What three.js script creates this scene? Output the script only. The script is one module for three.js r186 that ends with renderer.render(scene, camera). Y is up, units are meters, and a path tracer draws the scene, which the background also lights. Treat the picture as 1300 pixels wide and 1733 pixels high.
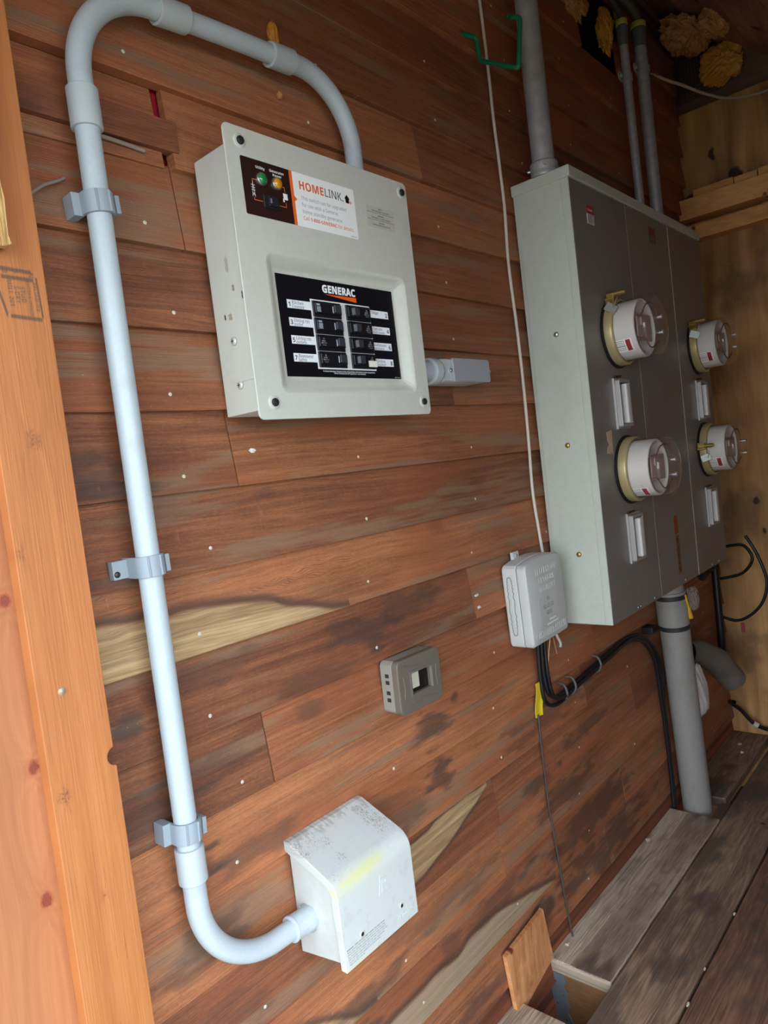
import * as THREE from 'three';
import { RoundedBoxGeometry } from 'three/addons/geometries/RoundedBoxGeometry.js';
import { mergeGeometries, mergeVertices, toCreasedNormals } from 'three/addons/utils/BufferGeometryUtils.js';
import { FontLoader } from 'three/addons/loaders/FontLoader.js';
import { TextGeometry } from 'three/addons/geometries/TextGeometry.js';

// ------------------------------------------------------------------ camera, sky, exposure
const scene = new THREE.Scene();
const renderer = new THREE.WebGLRenderer();
renderer.toneMapping = THREE.LinearToneMapping;
renderer.toneMappingExposure = 5.5;
renderer.shadowMap.enabled = true;
const camera = new THREE.PerspectiveCamera(71.75, 1300 / 1733, 0.02, 100);
camera.position.set(0, 1.385, 1.0);
camera.setRotationFromMatrix(new THREE.Matrix4().makeBasis(
  new THREE.Vector3(0.65392508, -0.11935062, 0.74708595),
  new THREE.Vector3(0.12490556, 0.99095888, 0.04898054),
  new THREE.Vector3(-0.74617732, 0.06128558, 0.66292042)));
scene.add(camera);
{ // bright, lightly clouded sky: one smooth gradient from horizon to zenith
  const w = 8, h = 64, d = new Float32Array(w * h * 4);
  for (let y = 0; y < h; y++) for (let x = 0; x < w; x++) {
    const e = Math.max(0, (y / (h - 1)) * 2 - 1), i = (y * w + x) * 4;
    d[i] = 0.92 - 0.20 * e; d[i + 1] = 1.03 - 0.10 * e; d[i + 2] = 1.16 + 0.04 * e; d[i + 3] = 1;
  }
  const t = new THREE.DataTexture(d, w, h, THREE.RGBAFormat, THREE.FloatType);
  t.mapping = THREE.EquirectangularReflectionMapping; t.magFilter = THREE.LinearFilter; t.needsUpdate = true;
  scene.background = t; scene.environment = t;
}

// ------------------------------------------------------------------ helpers
let seed = 12345;
const rnd = () => { seed = (Math.imul(seed, 1664525) + 1013904223) >>> 0; return seed / 4294967296; };
const rr = (a, b) => a + (b - a) * rnd();
const clamp = (v, a = 0, b = 1) => Math.min(b, Math.max(a, v));
const smooth = (a, b, v) => { const t = clamp((v - a) / (b - a)); return t * t * (3 - 2 * t); };
const mix = (a, b, t) => a + (b - a) * t;
const mix3 = (a, b, t) => [mix(a[0], b[0], t), mix(a[1], b[1], t), mix(a[2], b[2], t)];
function hash(x, y, s) { let h = Math.imul(x, 374761393) ^ Math.imul(y, 668265263) ^ Math.imul(s, 1274126177); h = Math.imul(h ^ (h >>> 13), 1274126177); return ((h ^ (h >>> 16)) >>> 0) / 4294967296; }
function vn(x, y, s) {
  const ix = Math.floor(x), iy = Math.floor(y); let fx = x - ix, fy = y - iy; fx = fx * fx * (3 - 2 * fx); fy = fy * fy * (3 - 2 * fy);
  const a = hash(ix, iy, s), b = hash(ix + 1, iy, s), c = hash(ix, iy + 1, s), d = hash(ix + 1, iy + 1, s);
  return a + (b - a) * fx + (c - a) * fy + (a - b - c + d) * fx * fy;
}
function fbm(x, y, s, o = 3) { let v = 0, a = 0.5, n = 0; for (let i = 0; i < o; i++) { v += a * vn(x, y, s + i * 17); n += a; a *= 0.5; x *= 2.03; y *= 2.03; } return v / n; }
function dataTex(w, h, fn, srgb = true) { // fn(u, v) -> [r, g, b] 0..255, v = 0 at the bottom
  const d = new Uint8Array(w * h * 4);
  for (let y = 0, i = 0; y < h; y++) for (let x = 0; x < w; x++, i += 4) { const c = fn((x + 0.5) / w, (y + 0.5) / h); d[i] = clamp(c[0], 0, 255); d[i + 1] = clamp(c[1], 0, 255); d[i + 2] = clamp(c[2], 0, 255); d[i + 3] = 255; }
  const t = new THREE.DataTexture(d, w, h); if (srgb) t.colorSpace = THREE.SRGBColorSpace;
  t.magFilter = THREE.LinearFilter; t.minFilter = THREE.LinearFilter; t.needsUpdate = true; return t;
}
function canvasTex(w, h, draw) {
  const c = document.createElement('canvas'); c.width = w; c.height = h; draw(c.getContext('2d'), w, h);
  const t = new THREE.CanvasTexture(c); t.colorSpace = THREE.SRGBColorSpace; return t;
}
const rep = (t) => { t.wrapS = t.wrapT = THREE.MirroredRepeatWrapping; return t; };
const mat = (color, roughness = 0.6, o = {}) => new THREE.MeshStandardMaterial({ color, roughness, ...o });
const phys = (color, roughness = 0.6, o = {}) => new THREE.MeshPhysicalMaterial({ color, roughness, ...o });
const used = new Map();
const numbered = (n) => { const k = used.get(n) ?? 0; used.set(n, k + 1); return k ? n + '_' + String(k).padStart(3, '0') : n; };
function mesh(name, g, m, parent) { const o = new THREE.Mesh(g, m); o.name = name; o.castShadow = o.receiveShadow = true; if (parent) parent.add(o); return o; }
function tag(o, label, category, group, kind) { o.userData.label = label; o.userData.category = category; if (group) o.userData.group = group; if (kind) o.userData.kind = kind; return o; }
function thing(name, label, category, pos = [0, 0, 0], group, kind) { const o = new THREE.Group(); o.name = numbered(name); o.position.set(...pos); scene.add(o); return tag(o, label, category, group, kind); }
function solo(name, g, m, label, category, group, kind) { const o = mesh(numbered(name), g, m, scene); return tag(o, label, category, group, kind); }
const box = (x0, x1, y0, y1, z0, z1) => new THREE.BoxGeometry(x1 - x0, y1 - y0, z1 - z0).translate((x0 + x1) / 2, (y0 + y1) / 2, (z0 + z1) / 2);
const rbox = (x0, x1, y0, y1, z0, z1, r = 0.002, s = 2) => new RoundedBoxGeometry(x1 - x0, y1 - y0, z1 - z0, s, r).translate((x0 + x1) / 2, (y0 + y1) / 2, (z0 + z1) / 2);
const V = (x, y, z) => new THREE.Vector3(x, y, z);
function rod(a, b, r, seg = 20, r2 = r) { const A = V(...a), B = V(...b), d = B.clone().sub(A), L = d.length(); const g = new THREE.CylinderGeometry(r2, r, L, seg, 1); g.applyQuaternion(new THREE.Quaternion().setFromUnitVectors(V(0, 1, 0), d.normalize())); return g.translate(...A.add(B).multiplyScalar(0.5).toArray()); }
function tube(pts, r, n = 64, seg = 10) { return new THREE.TubeGeometry(new THREE.CatmullRomCurve3(pts.map((p) => V(...p)), false, 'centripetal'), n, r, seg, false); }
function lathe(pts, seg = 32) { return new THREE.LatheGeometry(pts.map((p) => new THREE.Vector2(p[0], p[1])), seg); } // around y
const latheZ = (pts, seg = 32) => lathe(pts, seg).rotateX(Math.PI / 2);                                              // y -> z
const merge = (list) => mergeGeometries(list.map((g) => { const q = g.index ? g.toNonIndexed() : g; for (const k of Object.keys(q.attributes)) if (!['position', 'normal', 'uv'].includes(k)) q.deleteAttribute(k); return q; }));
function ext(shape, depth, bevel = 0, o = {}) { return new THREE.ExtrudeGeometry(shape, { depth, bevelEnabled: bevel > 0, bevelSize: bevel, bevelThickness: bevel, bevelSegments: 2, curveSegments: 12, ...o }); }
const poly = (pts) => new THREE.Shape(pts.map((p) => new THREE.Vector2(p[0], p[1])));
function rrect(x0, x1, y0, y1, r) { const s = new THREE.Shape(); s.moveTo(x0 + r, y0); s.lineTo(x1 - r, y0); s.absarc(x1 - r, y0 + r, r, -Math.PI / 2, 0); s.lineTo(x1, y1 - r); s.absarc(x1 - r, y1 - r, r, 0, Math.PI / 2); s.lineTo(x0 + r, y1); s.absarc(x0 + r, y1 - r, r, Math.PI / 2, Math.PI); s.lineTo(x0, y0 + r); s.absarc(x0 + r, y0 + r, r, Math.PI, Math.PI * 1.5); return s; }
function loop(x0, x1, y0, y1, r, z, n = 6) { // rounded-rectangle loop, always 4 * (n + 1) points
  const p = []; const c = [[x1 - r, y0 + r, -90], [x1 - r, y1 - r, 0], [x0 + r, y1 - r, 90], [x0 + r, y0 + r, 180]];
  for (const [cx, cy, a] of c) for (let i = 0; i <= n; i++) { const t = (a + 90 * i / n) * Math.PI / 180; p.push([cx + r * Math.cos(t), cy + r * Math.sin(t), z]); }
  return p;
}
function loft(loops, capEnd = true, capStart = false, crease = 0.6) {
  const n = loops[0].length, pos = [], idx = [];
  loops.forEach((l) => l.forEach((p) => pos.push(...p)));
  for (let j = 0; j < loops.length - 1; j++) for (let i = 0; i < n; i++) { const a = j * n + i, b = j * n + (i + 1) % n, c = a + n, d = b + n; idx.push(a, b, d, a, d, c); }
  const cap = (j, flip) => { const l = loops[j], k = pos.length / 3; pos.push(l.reduce((s, p) => s + p[0], 0) / n, l.reduce((s, p) => s + p[1], 0) / n, l.reduce((s, p) => s + p[2], 0) / n); for (let i = 0; i < n; i++) { const a = j * n + i, b = j * n + (i + 1) % n; flip ? idx.push(k, b, a) : idx.push(k, a, b); } };
  if (capEnd) cap(loops.length - 1, false);
  if (capStart) cap(0, true);
  const g = new THREE.BufferGeometry(); g.setAttribute('position', new THREE.Float32BufferAttribute(pos, 3)); g.setIndex(idx);
  const q = toCreasedNormals(g, crease); q.setAttribute('uv', new THREE.Float32BufferAttribute(new Float32Array(q.attributes.position.count * 2), 2)); return q;
}
function planarUV(g, x0, x1, y0, y1, ax = 'x', ay = 'y') { const p = g.attributes.position, uv = []; const get = { x: 'getX', y: 'getY', z: 'getZ' }; for (let i = 0; i < p.count; i++) uv.push((p[get[ax]](i) - x0) / (x1 - x0), (p[get[ay]](i) - y0) / (y1 - y0)); g.setAttribute('uv', new THREE.Float32BufferAttribute(uv, 2)); return g; }
function grainUV(g0, long = 'x', su = 1, sv = 4, ou = 0, ov = 0) { // u runs along the grain, v across it, both in metres times a factor
  const g = g0.index ? g0.toNonIndexed() : g0; g.computeVertexNormals(); const p = g.attributes.position, n = g.attributes.normal, uv = [];
  for (let i = 0; i < p.count; i++) {
    const P = { x: p.getX(i), y: p.getY(i), z: p.getZ(i) }, N = { x: Math.abs(n.getX(i)), y: Math.abs(n.getY(i)), z: Math.abs(n.getZ(i)) };
    const others = ['x', 'y', 'z'].filter((k) => k !== long); const v = N[others[0]] > N[others[1]] ? P[others[1]] : P[others[0]];
    const u = N[long] > 0.8 ? P[others[0]] * 0.35 : P[long];
    uv.push(u * su + ou, v * sv + ov);
  }
  g.setAttribute('uv', new THREE.Float32BufferAttribute(uv, 2)); return g;
}
const DEF = (geo, f) => { const p = geo.attributes.position; for (let i = 0; i < p.count; i++) { const q = f(p.getX(i), p.getY(i), p.getZ(i)); p.setXYZ(i, q[0], q[1], q[2]); } geo.computeVertexNormals(); return geo; };

// ------------------------------------------------------------------ shared textures and materials
function woodTex(w, h, s, lo, hi, o = {}) {
  const { gx = 3, gy = 60, fine = 0.35, blot = 0.25, speck = 0, knots = [], rings = 0, stain = null, stainCol = [50, 40, 36], stainX = 4, stainY = 6, stainAt = 0.62 } = o;
  return dataTex(w, h, (u, v) => {
    let wob = fbm(u * gx * 0.8, v * 4, s + 5, 2) * 2.2;
    let dk = 0, kd = 1;
    for (const [kx, ky, kr, asp = 3] of knots) { const dx = (u - kx) * asp, dy = v - ky, d = Math.hypot(dx, dy) / kr; if (d < 5) wob += 1.6 * Math.sign(dy) * Math.exp(-d * 0.8); if (d < 1) { dk = 1; kd = d; } else if (d < 1.35) dk = Math.max(dk, 0.45 * (1.35 - d) / 0.35); }
    const g = fbm(u * gx, v * gy * 0.25 + wob * 2, s, 3), f = vn(u * gx * 14, v * gy * 4 + wob * 6, s + 40), b = fbm(u * 5, v * 5, s + 70, 3);
    const ring = rings ? 0.5 + 0.5 * Math.sin((v * rings + wob * 3) * 6.283) : 0.5;
    let t = 0.5 + (g - 0.5) * 1.3 + (f - 0.5) * fine + (b - 0.5) * blot * 2 + (ring - 0.5) * (rings ? 0.3 : 0);
    let c = mix3(lo, hi, clamp(t));
    if (stain) { const q = smooth(stainAt, stainAt + 0.22, fbm(u * stainX, v * stainY, s + 99, 4)); c = mix3(c, stainCol, q * stain); }
    if (dk) c = mix3(c, kd < 0.6 ? [86, 38, 26] : [120, 62, 38], dk * 0.85);
    if (speck && hash(Math.floor(u * w), Math.floor(v * h), s + 7) < speck) c = mix3(c, [205, 195, 180], 0.6);
    return c;
  });
}
const grainBump = rep(dataTex(1024, 512, (u, v) => { const g = 255 * clamp(0.5 + (fbm(u * 6, v * 90 + fbm(u * 4, v * 6, 3, 2) * 3, 11, 3) - 0.5) * 1.6 + (vn(u * 160, v * 420, 21) - 0.5) * 0.25); return [g, g, g]; }, false));
const noiseBump = rep(dataTex(256, 256, (u, v) => { const g = 255 * fbm(u * 48, v * 48, 31, 2); return [g, g, g]; }, false));
const flat = (t, rough, o = {}) => new THREE.MeshStandardMaterial({ map: t, roughness: rough, ...o });
const smudge = (w, h, s, base, dirt, amt = 0.5, fx = 6, dots = 0.0015) => rep(dataTex(w, h, (u, v) => { const q = smooth(0.58, 0.85, fbm(u * fx, v * fx, s, 4)); let c = mix3(base, dirt, q * amt); c = mix3(c, dirt, 0.10 * vn(u * 90, v * 90, s + 3)); if (hash(Math.floor(u * w), Math.floor(v * h), s) < dots) c = mix3(c, dirt, 0.7); return c; }));
const M = {
  pvc: flat(smudge(512, 512, 41, [184, 194, 198], [146, 148, 146], 0.28, 8), 0.42),
  coupling: mat('#b4bbbc', 0.4),
  clip: mat('#949ea5', 0.45),
  boxGrey: flat(smudge(512, 512, 52, [200, 200, 188], [160, 156, 144], 0.22, 5, 0.0001), 0.42),
  white: flat(smudge(512, 512, 63, [202, 204, 198], [140, 136, 124], 0.2, 7, 0), 0.5),
  black: mat('#16161a', 0.4), blackRubber: mat('#121214', 0.55),
  steel: mat('#b9b9b5', 0.35, { metalness: 0.9 }), brass: mat('#b79a5a', 0.35, { metalness: 0.85 }), darkSteel: mat('#3c3d40', 0.4, { metalness: 0.7 }),
  galv: flat(rep(dataTex(256, 256, (u, v) => { const k = fbm(u * 20, v * 20, 71, 3), b = fbm(u * 4, v * 9, 72, 2); const q = 172 + 16 * (k - 0.5) + 26 * (b - 0.5); return [q, q + 1, q + 2]; })), 0.42, { metalness: 0.35 }),
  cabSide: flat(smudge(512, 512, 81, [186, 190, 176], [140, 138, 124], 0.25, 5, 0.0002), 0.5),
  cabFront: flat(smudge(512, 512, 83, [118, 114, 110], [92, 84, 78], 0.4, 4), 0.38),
  glass: phys('#ffffff', 0.03, { transmission: 1, thickness: 0, ior: 1.48 }),
};
const font = await new FontLoader().loadAsync('fonts/droid/droid_sans_bold.typeface.json');
function text3(str, size, depth) { const g = new TextGeometry(str, { font, size, depth, curveSegments: 3, bevelEnabled: false }); g.computeBoundingBox(); g.translate(-(g.boundingBox.max.x + g.boundingBox.min.x) / 2, 0, 0); return g; }
function screwZ(r, h) { // pan head, axis +z, base at z = 0, with a recessed cross
  const head = latheZ([[0.0001, h], [r * 0.6, h * 0.9], [r * 0.95, h * 0.45], [r, 0], [0.0001, 0]].reverse(), 16); return head;
}

// ------------------------------------------------------------------ the setting: lap-sided house wall
const CO = 0.1325, yOf = (m) => 1.385 + CO * m;              // courses: bottom edge of course m
const XB = 1.80, UB = 0.76, X0 = 0.34, X1 = 3.40;            // the map gives most of its pixels to the nearer boards
const uOf = (x) => (x < XB ? (x - X0) / (XB - X0) * UB : UB + (x - XB) / (X1 - XB) * (1 - UB));
const xOf = (u) => (u < UB ? X0 + u / UB * (XB - X0) : XB + (u - UB) / (1 - UB) * (X1 - XB));
const joints = { 0: [0.757, 2.35], '-1': [1.9], '-2': [2.5], '-3': [1.42, 2.6], '-4': [0.75, 2.2], 1: [1.43], 2: [1.86], 3: [2.3], 5: [1.405, 2.7], 6: [2.2], 7: [1.95], 8: [2.4], '-5': [2.05], '-6': [1.95], '-7': [1.424, 2.3], '-8': [1.424], '-9': [2.15], '-10': [2.0] };
const tones = {};
function boardTone(m, i) { const k = m + ':' + i; if (!(k in tones)) tones[k] = hash(m + 50, i, 777); return tones[k]; }
// each course: reddish cedar, with the weathering, sapwood and stains of that course
const sap = { // light sapwood: f(x) gives how far up the course it reaches (0..1)
  '-2': (x) => (x < 1.02 ? 0.60 - 0.24 * smooth(0.55, 0.8, x) - 0.36 * smooth(0.78, 0.99, x) : -1),
  '-7': (x) => (x > 0.95 && x < 1.40 ? 0.98 : -1),
  '-8': (x) => (x > 0.62 && x < 0.93 ? 0.5 - 0.5 * smooth(0.72, 0.93, x) : -1),
  '-9': (x) => (x > 0.85 && x < 1.66 ? 0.42 - 0.40 * smooth(1.35, 1.66, x) : -1),
};
const smears = { // dark weathered smears: [x, fraction of course, rx, ry, strength]
  0: [[0.5, 0.3, 0.09, 0.3, 0.55], [0.53, 0.12, 0.13, 0.14, 0.5]],
  '-1': [[0.5, 0.1, 0.12, 0.12, 0.45], [0.82, 0.85, 0.03, 0.1, 0.3]],
  '-2': [[1.32, 0.85, 0.05, 0.2, 0.2]],
  '-3': [[0.50, 0.5, 0.04, 0.45, 0.7], [0.62, 0.72, 0.16, 0.2, 0.35], [1.02, 0.5, 0.10, 0.32, 0.6], [1.18, 0.7, 0.12, 0.25, 0.5], [0.93, 0.15, 0.14, 0.22, 0.45]],
  '-4': [[0.52, 0.35, 0.1, 0.35, 0.5], [0.86, 0.75, 0.05, 0.2, 0.4], [0.64, 0.6, 0.1, 0.2, 0.35]],
  '-5': [[0.58, 0.45, 0.07, 0.25, 0.75], [0.7, 0.3, 0.12, 0.2, 0.4], [1.21, 0.55, 0.07, 0.35, 0.65], [1.31, 0.8, 0.02, 0.12, 0.6]],
  '-6': [[0.58, 0.5, 0.1, 0.3, 0.45], [1.22, 0.6, 0.06, 0.25, 0.7], [1.05, 0.5, 0.14, 0.4, 0.35], [1.75, 0.4, 0.3, 0.3, 0.4]],
  '-7': [[0.6, 0.4, 0.14, 0.4, 0.35], [1.62, 0.2, 0.12, 0.2, 0.55], [1.95, 0.5, 0.2, 0.3, 0.5]],
  '-8': [[0.62, 0.35, 0.06, 0.2, 0.6], [0.9, 0.2, 0.13, 0.2, 0.55], [1.2, 0.5, 0.25, 0.3, 0.3], [1.8, 0.5, 0.2, 0.3, 0.55]],
  '-9': [[0.86, 0.45, 0.1, 0.35, 0.6], [1.35, 0.7, 0.3, 0.25, 0.45], [1.9, 0.5, 0.3, 0.5, 0.6]],
  '-10': [[1.2, 0.2, 0.3, 0.3, 0.5], [1.6, 0.5, 0.06, 0.5, 0.6], [2.0, 0.5, 0.4, 0.6, 0.6]],
};
const wavy = { '-1': [0.42, 0.76, 0.9], '-2': [0.42, 1.3, 1], '-3': [0.4, 0.6, 0.4], 0: [0.76, 1.2, 0.3] };
function sidingColor(x, fy, m) { // fy: 0 at the lip, 1 at the top of the exposed face
  let i = 0; for (const j of joints[m] ?? []) if (x > j) i++;
  const tn = boardTone(m, i), y = fy * CO, sd = 300 + (m + 20) * 13 + i * 3;
  const wv = wavy[m] && x > wavy[m][0] && x < wavy[m][1] ? wavy[m][2] : 0;
  const ripple = wv ? wv * smooth(wavy[m][1], wavy[m][1] - 0.3, x) * Math.sin((x * 62 + fbm(x * 9, y * 60, sd, 2) * 9)) * 0.0016 * smooth(0.2, 0.6, fy) : 0;
  const yy = y + ripple + (fbm(x * 2.2, y * 14, sd + 1, 2) - 0.5) * 0.03;
  const g = fbm(x * 2.5, yy * 170, sd + 2, 3), f = vn(x * 26, yy * 900, sd + 6), b = fbm(x * 5, y * 16, sd + 7, 3), fl = vn(x * 240, y * 700, sd + 8);
  let t = 0.48 + (g - 0.5) * 0.5 + (f - 0.5) * 0.28 + (b - 0.5) * 0.5 + (tn - 0.5) * 0.55 + (fl - 0.5) * 0.22;
  if (wv) t += 0.22 * Math.sin(yy * 2600) * wv * smooth(wavy[m][1], wavy[m][1] - 0.3, x);
  let c = mix3([104, 60, 38], [190, 122, 78], clamp(t));
  c = mix3(c, [154, 84, 50], 0.42 * smooth(0.45, 0.75, fbm(x * 3.1, y * 9, sd + 11, 2)));
  // grey-brown weathering in ragged streaks
  const wq = smooth(0.56, 0.74, fbm(x * 3.2, y * 34, sd + 13, 4)); c = mix3(c, [138, 112, 90], wq * 0.6);
  const s = sap[m]?.(x);
  if (s !== undefined && s > 0) {
    let e = s + (fbm(x * 7, 3.3, sd + 15, 3) - 0.5) * 0.25, a = 1;
    if (m === -7) { const lo = clamp((x - 1.07) / 0.34, 0, 1); const up = 0.80 + 0.12 * clamp((x - 1.0) / 0.4) + (fbm(x * 9, 1, sd, 3) - 0.5) * 0.15, dn = 0.22 + 0.66 * Math.pow(lo, 1.6) + (fbm(x * 8, 2, sd, 3) - 0.5) * 0.1; a = smooth(dn - 0.03, dn + 0.03, fy) * smooth(up + 0.03, up - 0.03, fy); const edge = Math.max(Math.exp(-Math.pow((fy - up) / 0.06, 2)), Math.exp(-Math.pow((fy - dn) / 0.06, 2))) * smooth(1.4, 1.35, x); c = mix3(c, [58, 42, 34], edge * 0.6); }
    else { a = smooth(e + 0.05, e - 0.03, fy); const edge = Math.exp(-Math.pow((fy - e - 0.06) / 0.07, 2)); c = mix3(c, [66, 50, 42], edge * 0.65); }
    const st = mix3([150, 120, 84], [202, 176, 128], clamp(0.5 + (g - 0.5) * 1.2 + (f - 0.5) * 0.6));
    c = mix3(c, m <= -9 ? mix3(st, [150, 138, 122], 0.6) : st, a * 0.86);
  }
  for (const [sx, sy, rx, ry, k] of smears[m] ?? []) { const d = Math.hypot((x - sx) / rx, (fy - sy) / ry) + (fbm(x * 16, y * 60, sd + 17, 4) - 0.5) * 1.8; const q = smooth(1.0, 0.35, d) * k; if (q > 0) c = mix3(c, [58, 46, 42], q * (0.55 + 0.45 * f)); }
  // flecks of pale dust, wipes and old paint
  const h1 = vn(x * 310, y * 360, sd + 21); if (h1 > 0.985) c = mix3(c, [205, 184, 164], 0.55);
  const wp = vn(x * 130, y * 22 + x * 9, sd + 23); if (wp > 0.93) c = mix3(c, [190, 140, 104], (wp - 0.93) * 5 * smooth(0.5, 0.7, fbm(x * 6, y * 20, sd + 24, 2)));
  return c;
}
const wallLeft = thing('wall_left', 'reddish brown cedar lap siding wall carrying the electrical boxes', 'wall', [0, 0, 0], null, 'structure');
const generic = flat(rep(woodTex(1024, 128, 5, [84, 44, 28], [150, 84, 50], { gy: 30 })), 0.8, { bumpMap: grainBump, bumpScale: 0.0008 });
function boardGeo(m, xa, xb, o = {}) {
  const y0 = o.y0 ?? yOf(m), top = o.top ?? yOf(m + 1) + 0.012, dz = o.dz ?? 0, n = Math.max(2, Math.round((xb - xa) / 0.07)), xs = [];
  for (let i = 0; i <= n; i++) xs.push(xa + (xb - xa) * i / n);
  if (xa < XB && xb > XB) { xs.push(XB); xs.sort((p, q) => p - q); }
  const prof = (x) => { // section through the tapered board, chamfered lip
    const w = (fbm(x * 3.1, m * 7.7, 900, 2) - 0.5) * 0.004, q = (fbm(x * 9, m * 3.3, 901, 2) - 0.5) * 0.0016, zl = 0.0 + dz + q, zt = -0.0165 + dz;
    return [[y0 + w, zl - 0.022], [y0 + w, zl - 0.0012], [y0 + w + 0.0014, zl], [top, zt], [top, zt - 0.012]];
  };
  const pos = [], uv = [], P = xs.map((x) => [x, prof(x)]);
  const put = (x, p) => { pos.push(x, p[0], p[1]); uv.push(uOf(x), (p[0] - yOf(m)) / 0.15); };
  for (let i = 0; i < P.length - 1; i++) for (let k = 0; k < 4; k++) { const [xA, a] = P[i], [xB2, b] = P[i + 1]; put(xA, a[k]); put(xB2, b[k]); put(xB2, b[k + 1]); put(xA, a[k]); put(xB2, b[k + 1]); put(xA, a[k + 1]); }
  for (const [x, p, f] of [[xs[0], P[0][1], 1], [xs[xs.length - 1], P[P.length - 1][1], -1]]) for (let k = 1; k < 4; k++) { const t = f > 0 ? [0, k, k + 1] : [0, k + 1, k]; t.forEach((j) => put(x, p[j])); }
  const g = new THREE.BufferGeometry(); g.setAttribute('position', new THREE.Float32BufferAttribute(pos, 3)); g.setAttribute('uv', new THREE.Float32BufferAttribute(uv, 2));
  return toCreasedNormals(g, 0.5);
}
const nailGeo = latheZ([[0.0036, 0], [0.0034, 0.0012], [0.002, 0.0018], [0.0001, 0.002]], 8), nailMat = mat('#cfcabb', 0.5);
for (let m = -13; m <= 13; m++) {
  let M0 = generic;
  if (m >= -10 && m <= 11) {
    const t = dataTex(2048, 168, (u, v) => sidingColor(xOf(u), v * 0.15 / CO, m));
    const bp = grainBump.clone(); bp.repeat.set(5, 1.6); bp.offset.set(hash(m + 40, 1, 5), hash(m + 40, 2, 5)); bp.needsUpdate = true;
    M0 = flat(t, 0.72, { bumpMap: bp, bumpScale: 0.0007 });
  }
  const js = joints[m] ?? [], cuts = [0.36, ...js, 3.365];
  for (let i = 0; i < cuts.length - 1; i++) {
    let segs = [[cuts[i] + (i ? 0.0012 : 0), cuts[i + 1] - (i < cuts.length - 2 ? 0.0012 : 0), {}]];
    if (m === 4) segs = [[0.36, 0.700, { dz: -0.009 }], [0.716, 3.365, {}]];
    if (m === 3 && i === 0) segs = [[0.36, 0.712, { top: 1.922 }], [0.714, cuts[1] - 0.0012, {}]];
    if (m === 10) segs = [[0.36, 2.40, {}], [2.74, 3.365, {}]];       // hole where the service wires enter
    if (m === 11) segs = [[0.36, 2.36, {}], [2.78, 3.365, {}]];
    for (const [a, b, o] of segs) {
      const bd = mesh('siding_board', boardGeo(m, a, b, o), M0, wallLeft);
      if (m > -11) for (let x = Math.ceil(a / 0.4) * 0.4 + rr(-0.03, 0.03) + (0.26 + 0.0); x < b - 0.02; x += 0.4 + rr(-0.02, 0.02)) { const y = yOf(m) + 0.03 + rr(-0.006, 0.006); const nl = mesh('nail_head', nailGeo, nailMat, bd); nl.position.set(x, y, (o.dz ?? 0) - 0.0165 * (y - yOf(m)) / CO - 0.0006); }
    }
  }
}
mesh('house_wrap', box(0.3, 2.3, 1.2, 2.75, -0.045, -0.034), mat('#a5182c', 0.45), wallLeft);
mesh('cavity_top_cap', box(0.3, 3.42, 3.10, 3.20, -0.16, -0.018), mat('#4a382c', 0.9), wallLeft);  // unseen cap, added to keep sky light out of the wall cavity
mesh('cavity_end_cap', box(0.28, 0.32, -0.42, 3.2, -0.16, -0.005), mat('#6a4a36', 0.9), wallLeft);  // added strip closing the left end of the cavity against daylight
mesh('sheathing', box(0.3, 3.42, -0.42, 3.9, -0.16, -0.15), mat('#3a2c22', 0.9), wallLeft);

// strip of board let into the siding at the top left
solo('trim_board', grainUV(rbox(0.40, 0.727, 1.941, 1.991, -0.02, 0.001, 0.0015), 'x', 1.3, 8, 0.2, 0.1), flat(rep(woodTex(512, 128, 15, [92, 50, 32], [146, 86, 54], { gy: 24, knots: [[0.35, 0.5, 0.09, 4], [0.92, 0.45, 0.08, 4]] })), 0.75, { bumpMap: grainBump, bumpScale: 0.0005 }), 'narrow brown filler strip let into the siding by the top elbow', 'trim board');
// caulk bead under it
solo('caulk_bead', tube([[0.575, 1.936, -0.006], [0.60, 1.935, -0.004], [0.63, 1.934, -0.005], [0.664, 1.932, -0.006]], 0.0035, 20, 8), mat('#8c7f70', 0.7), 'grey caulk bead under the filler strip in the siding', 'caulk');

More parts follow.
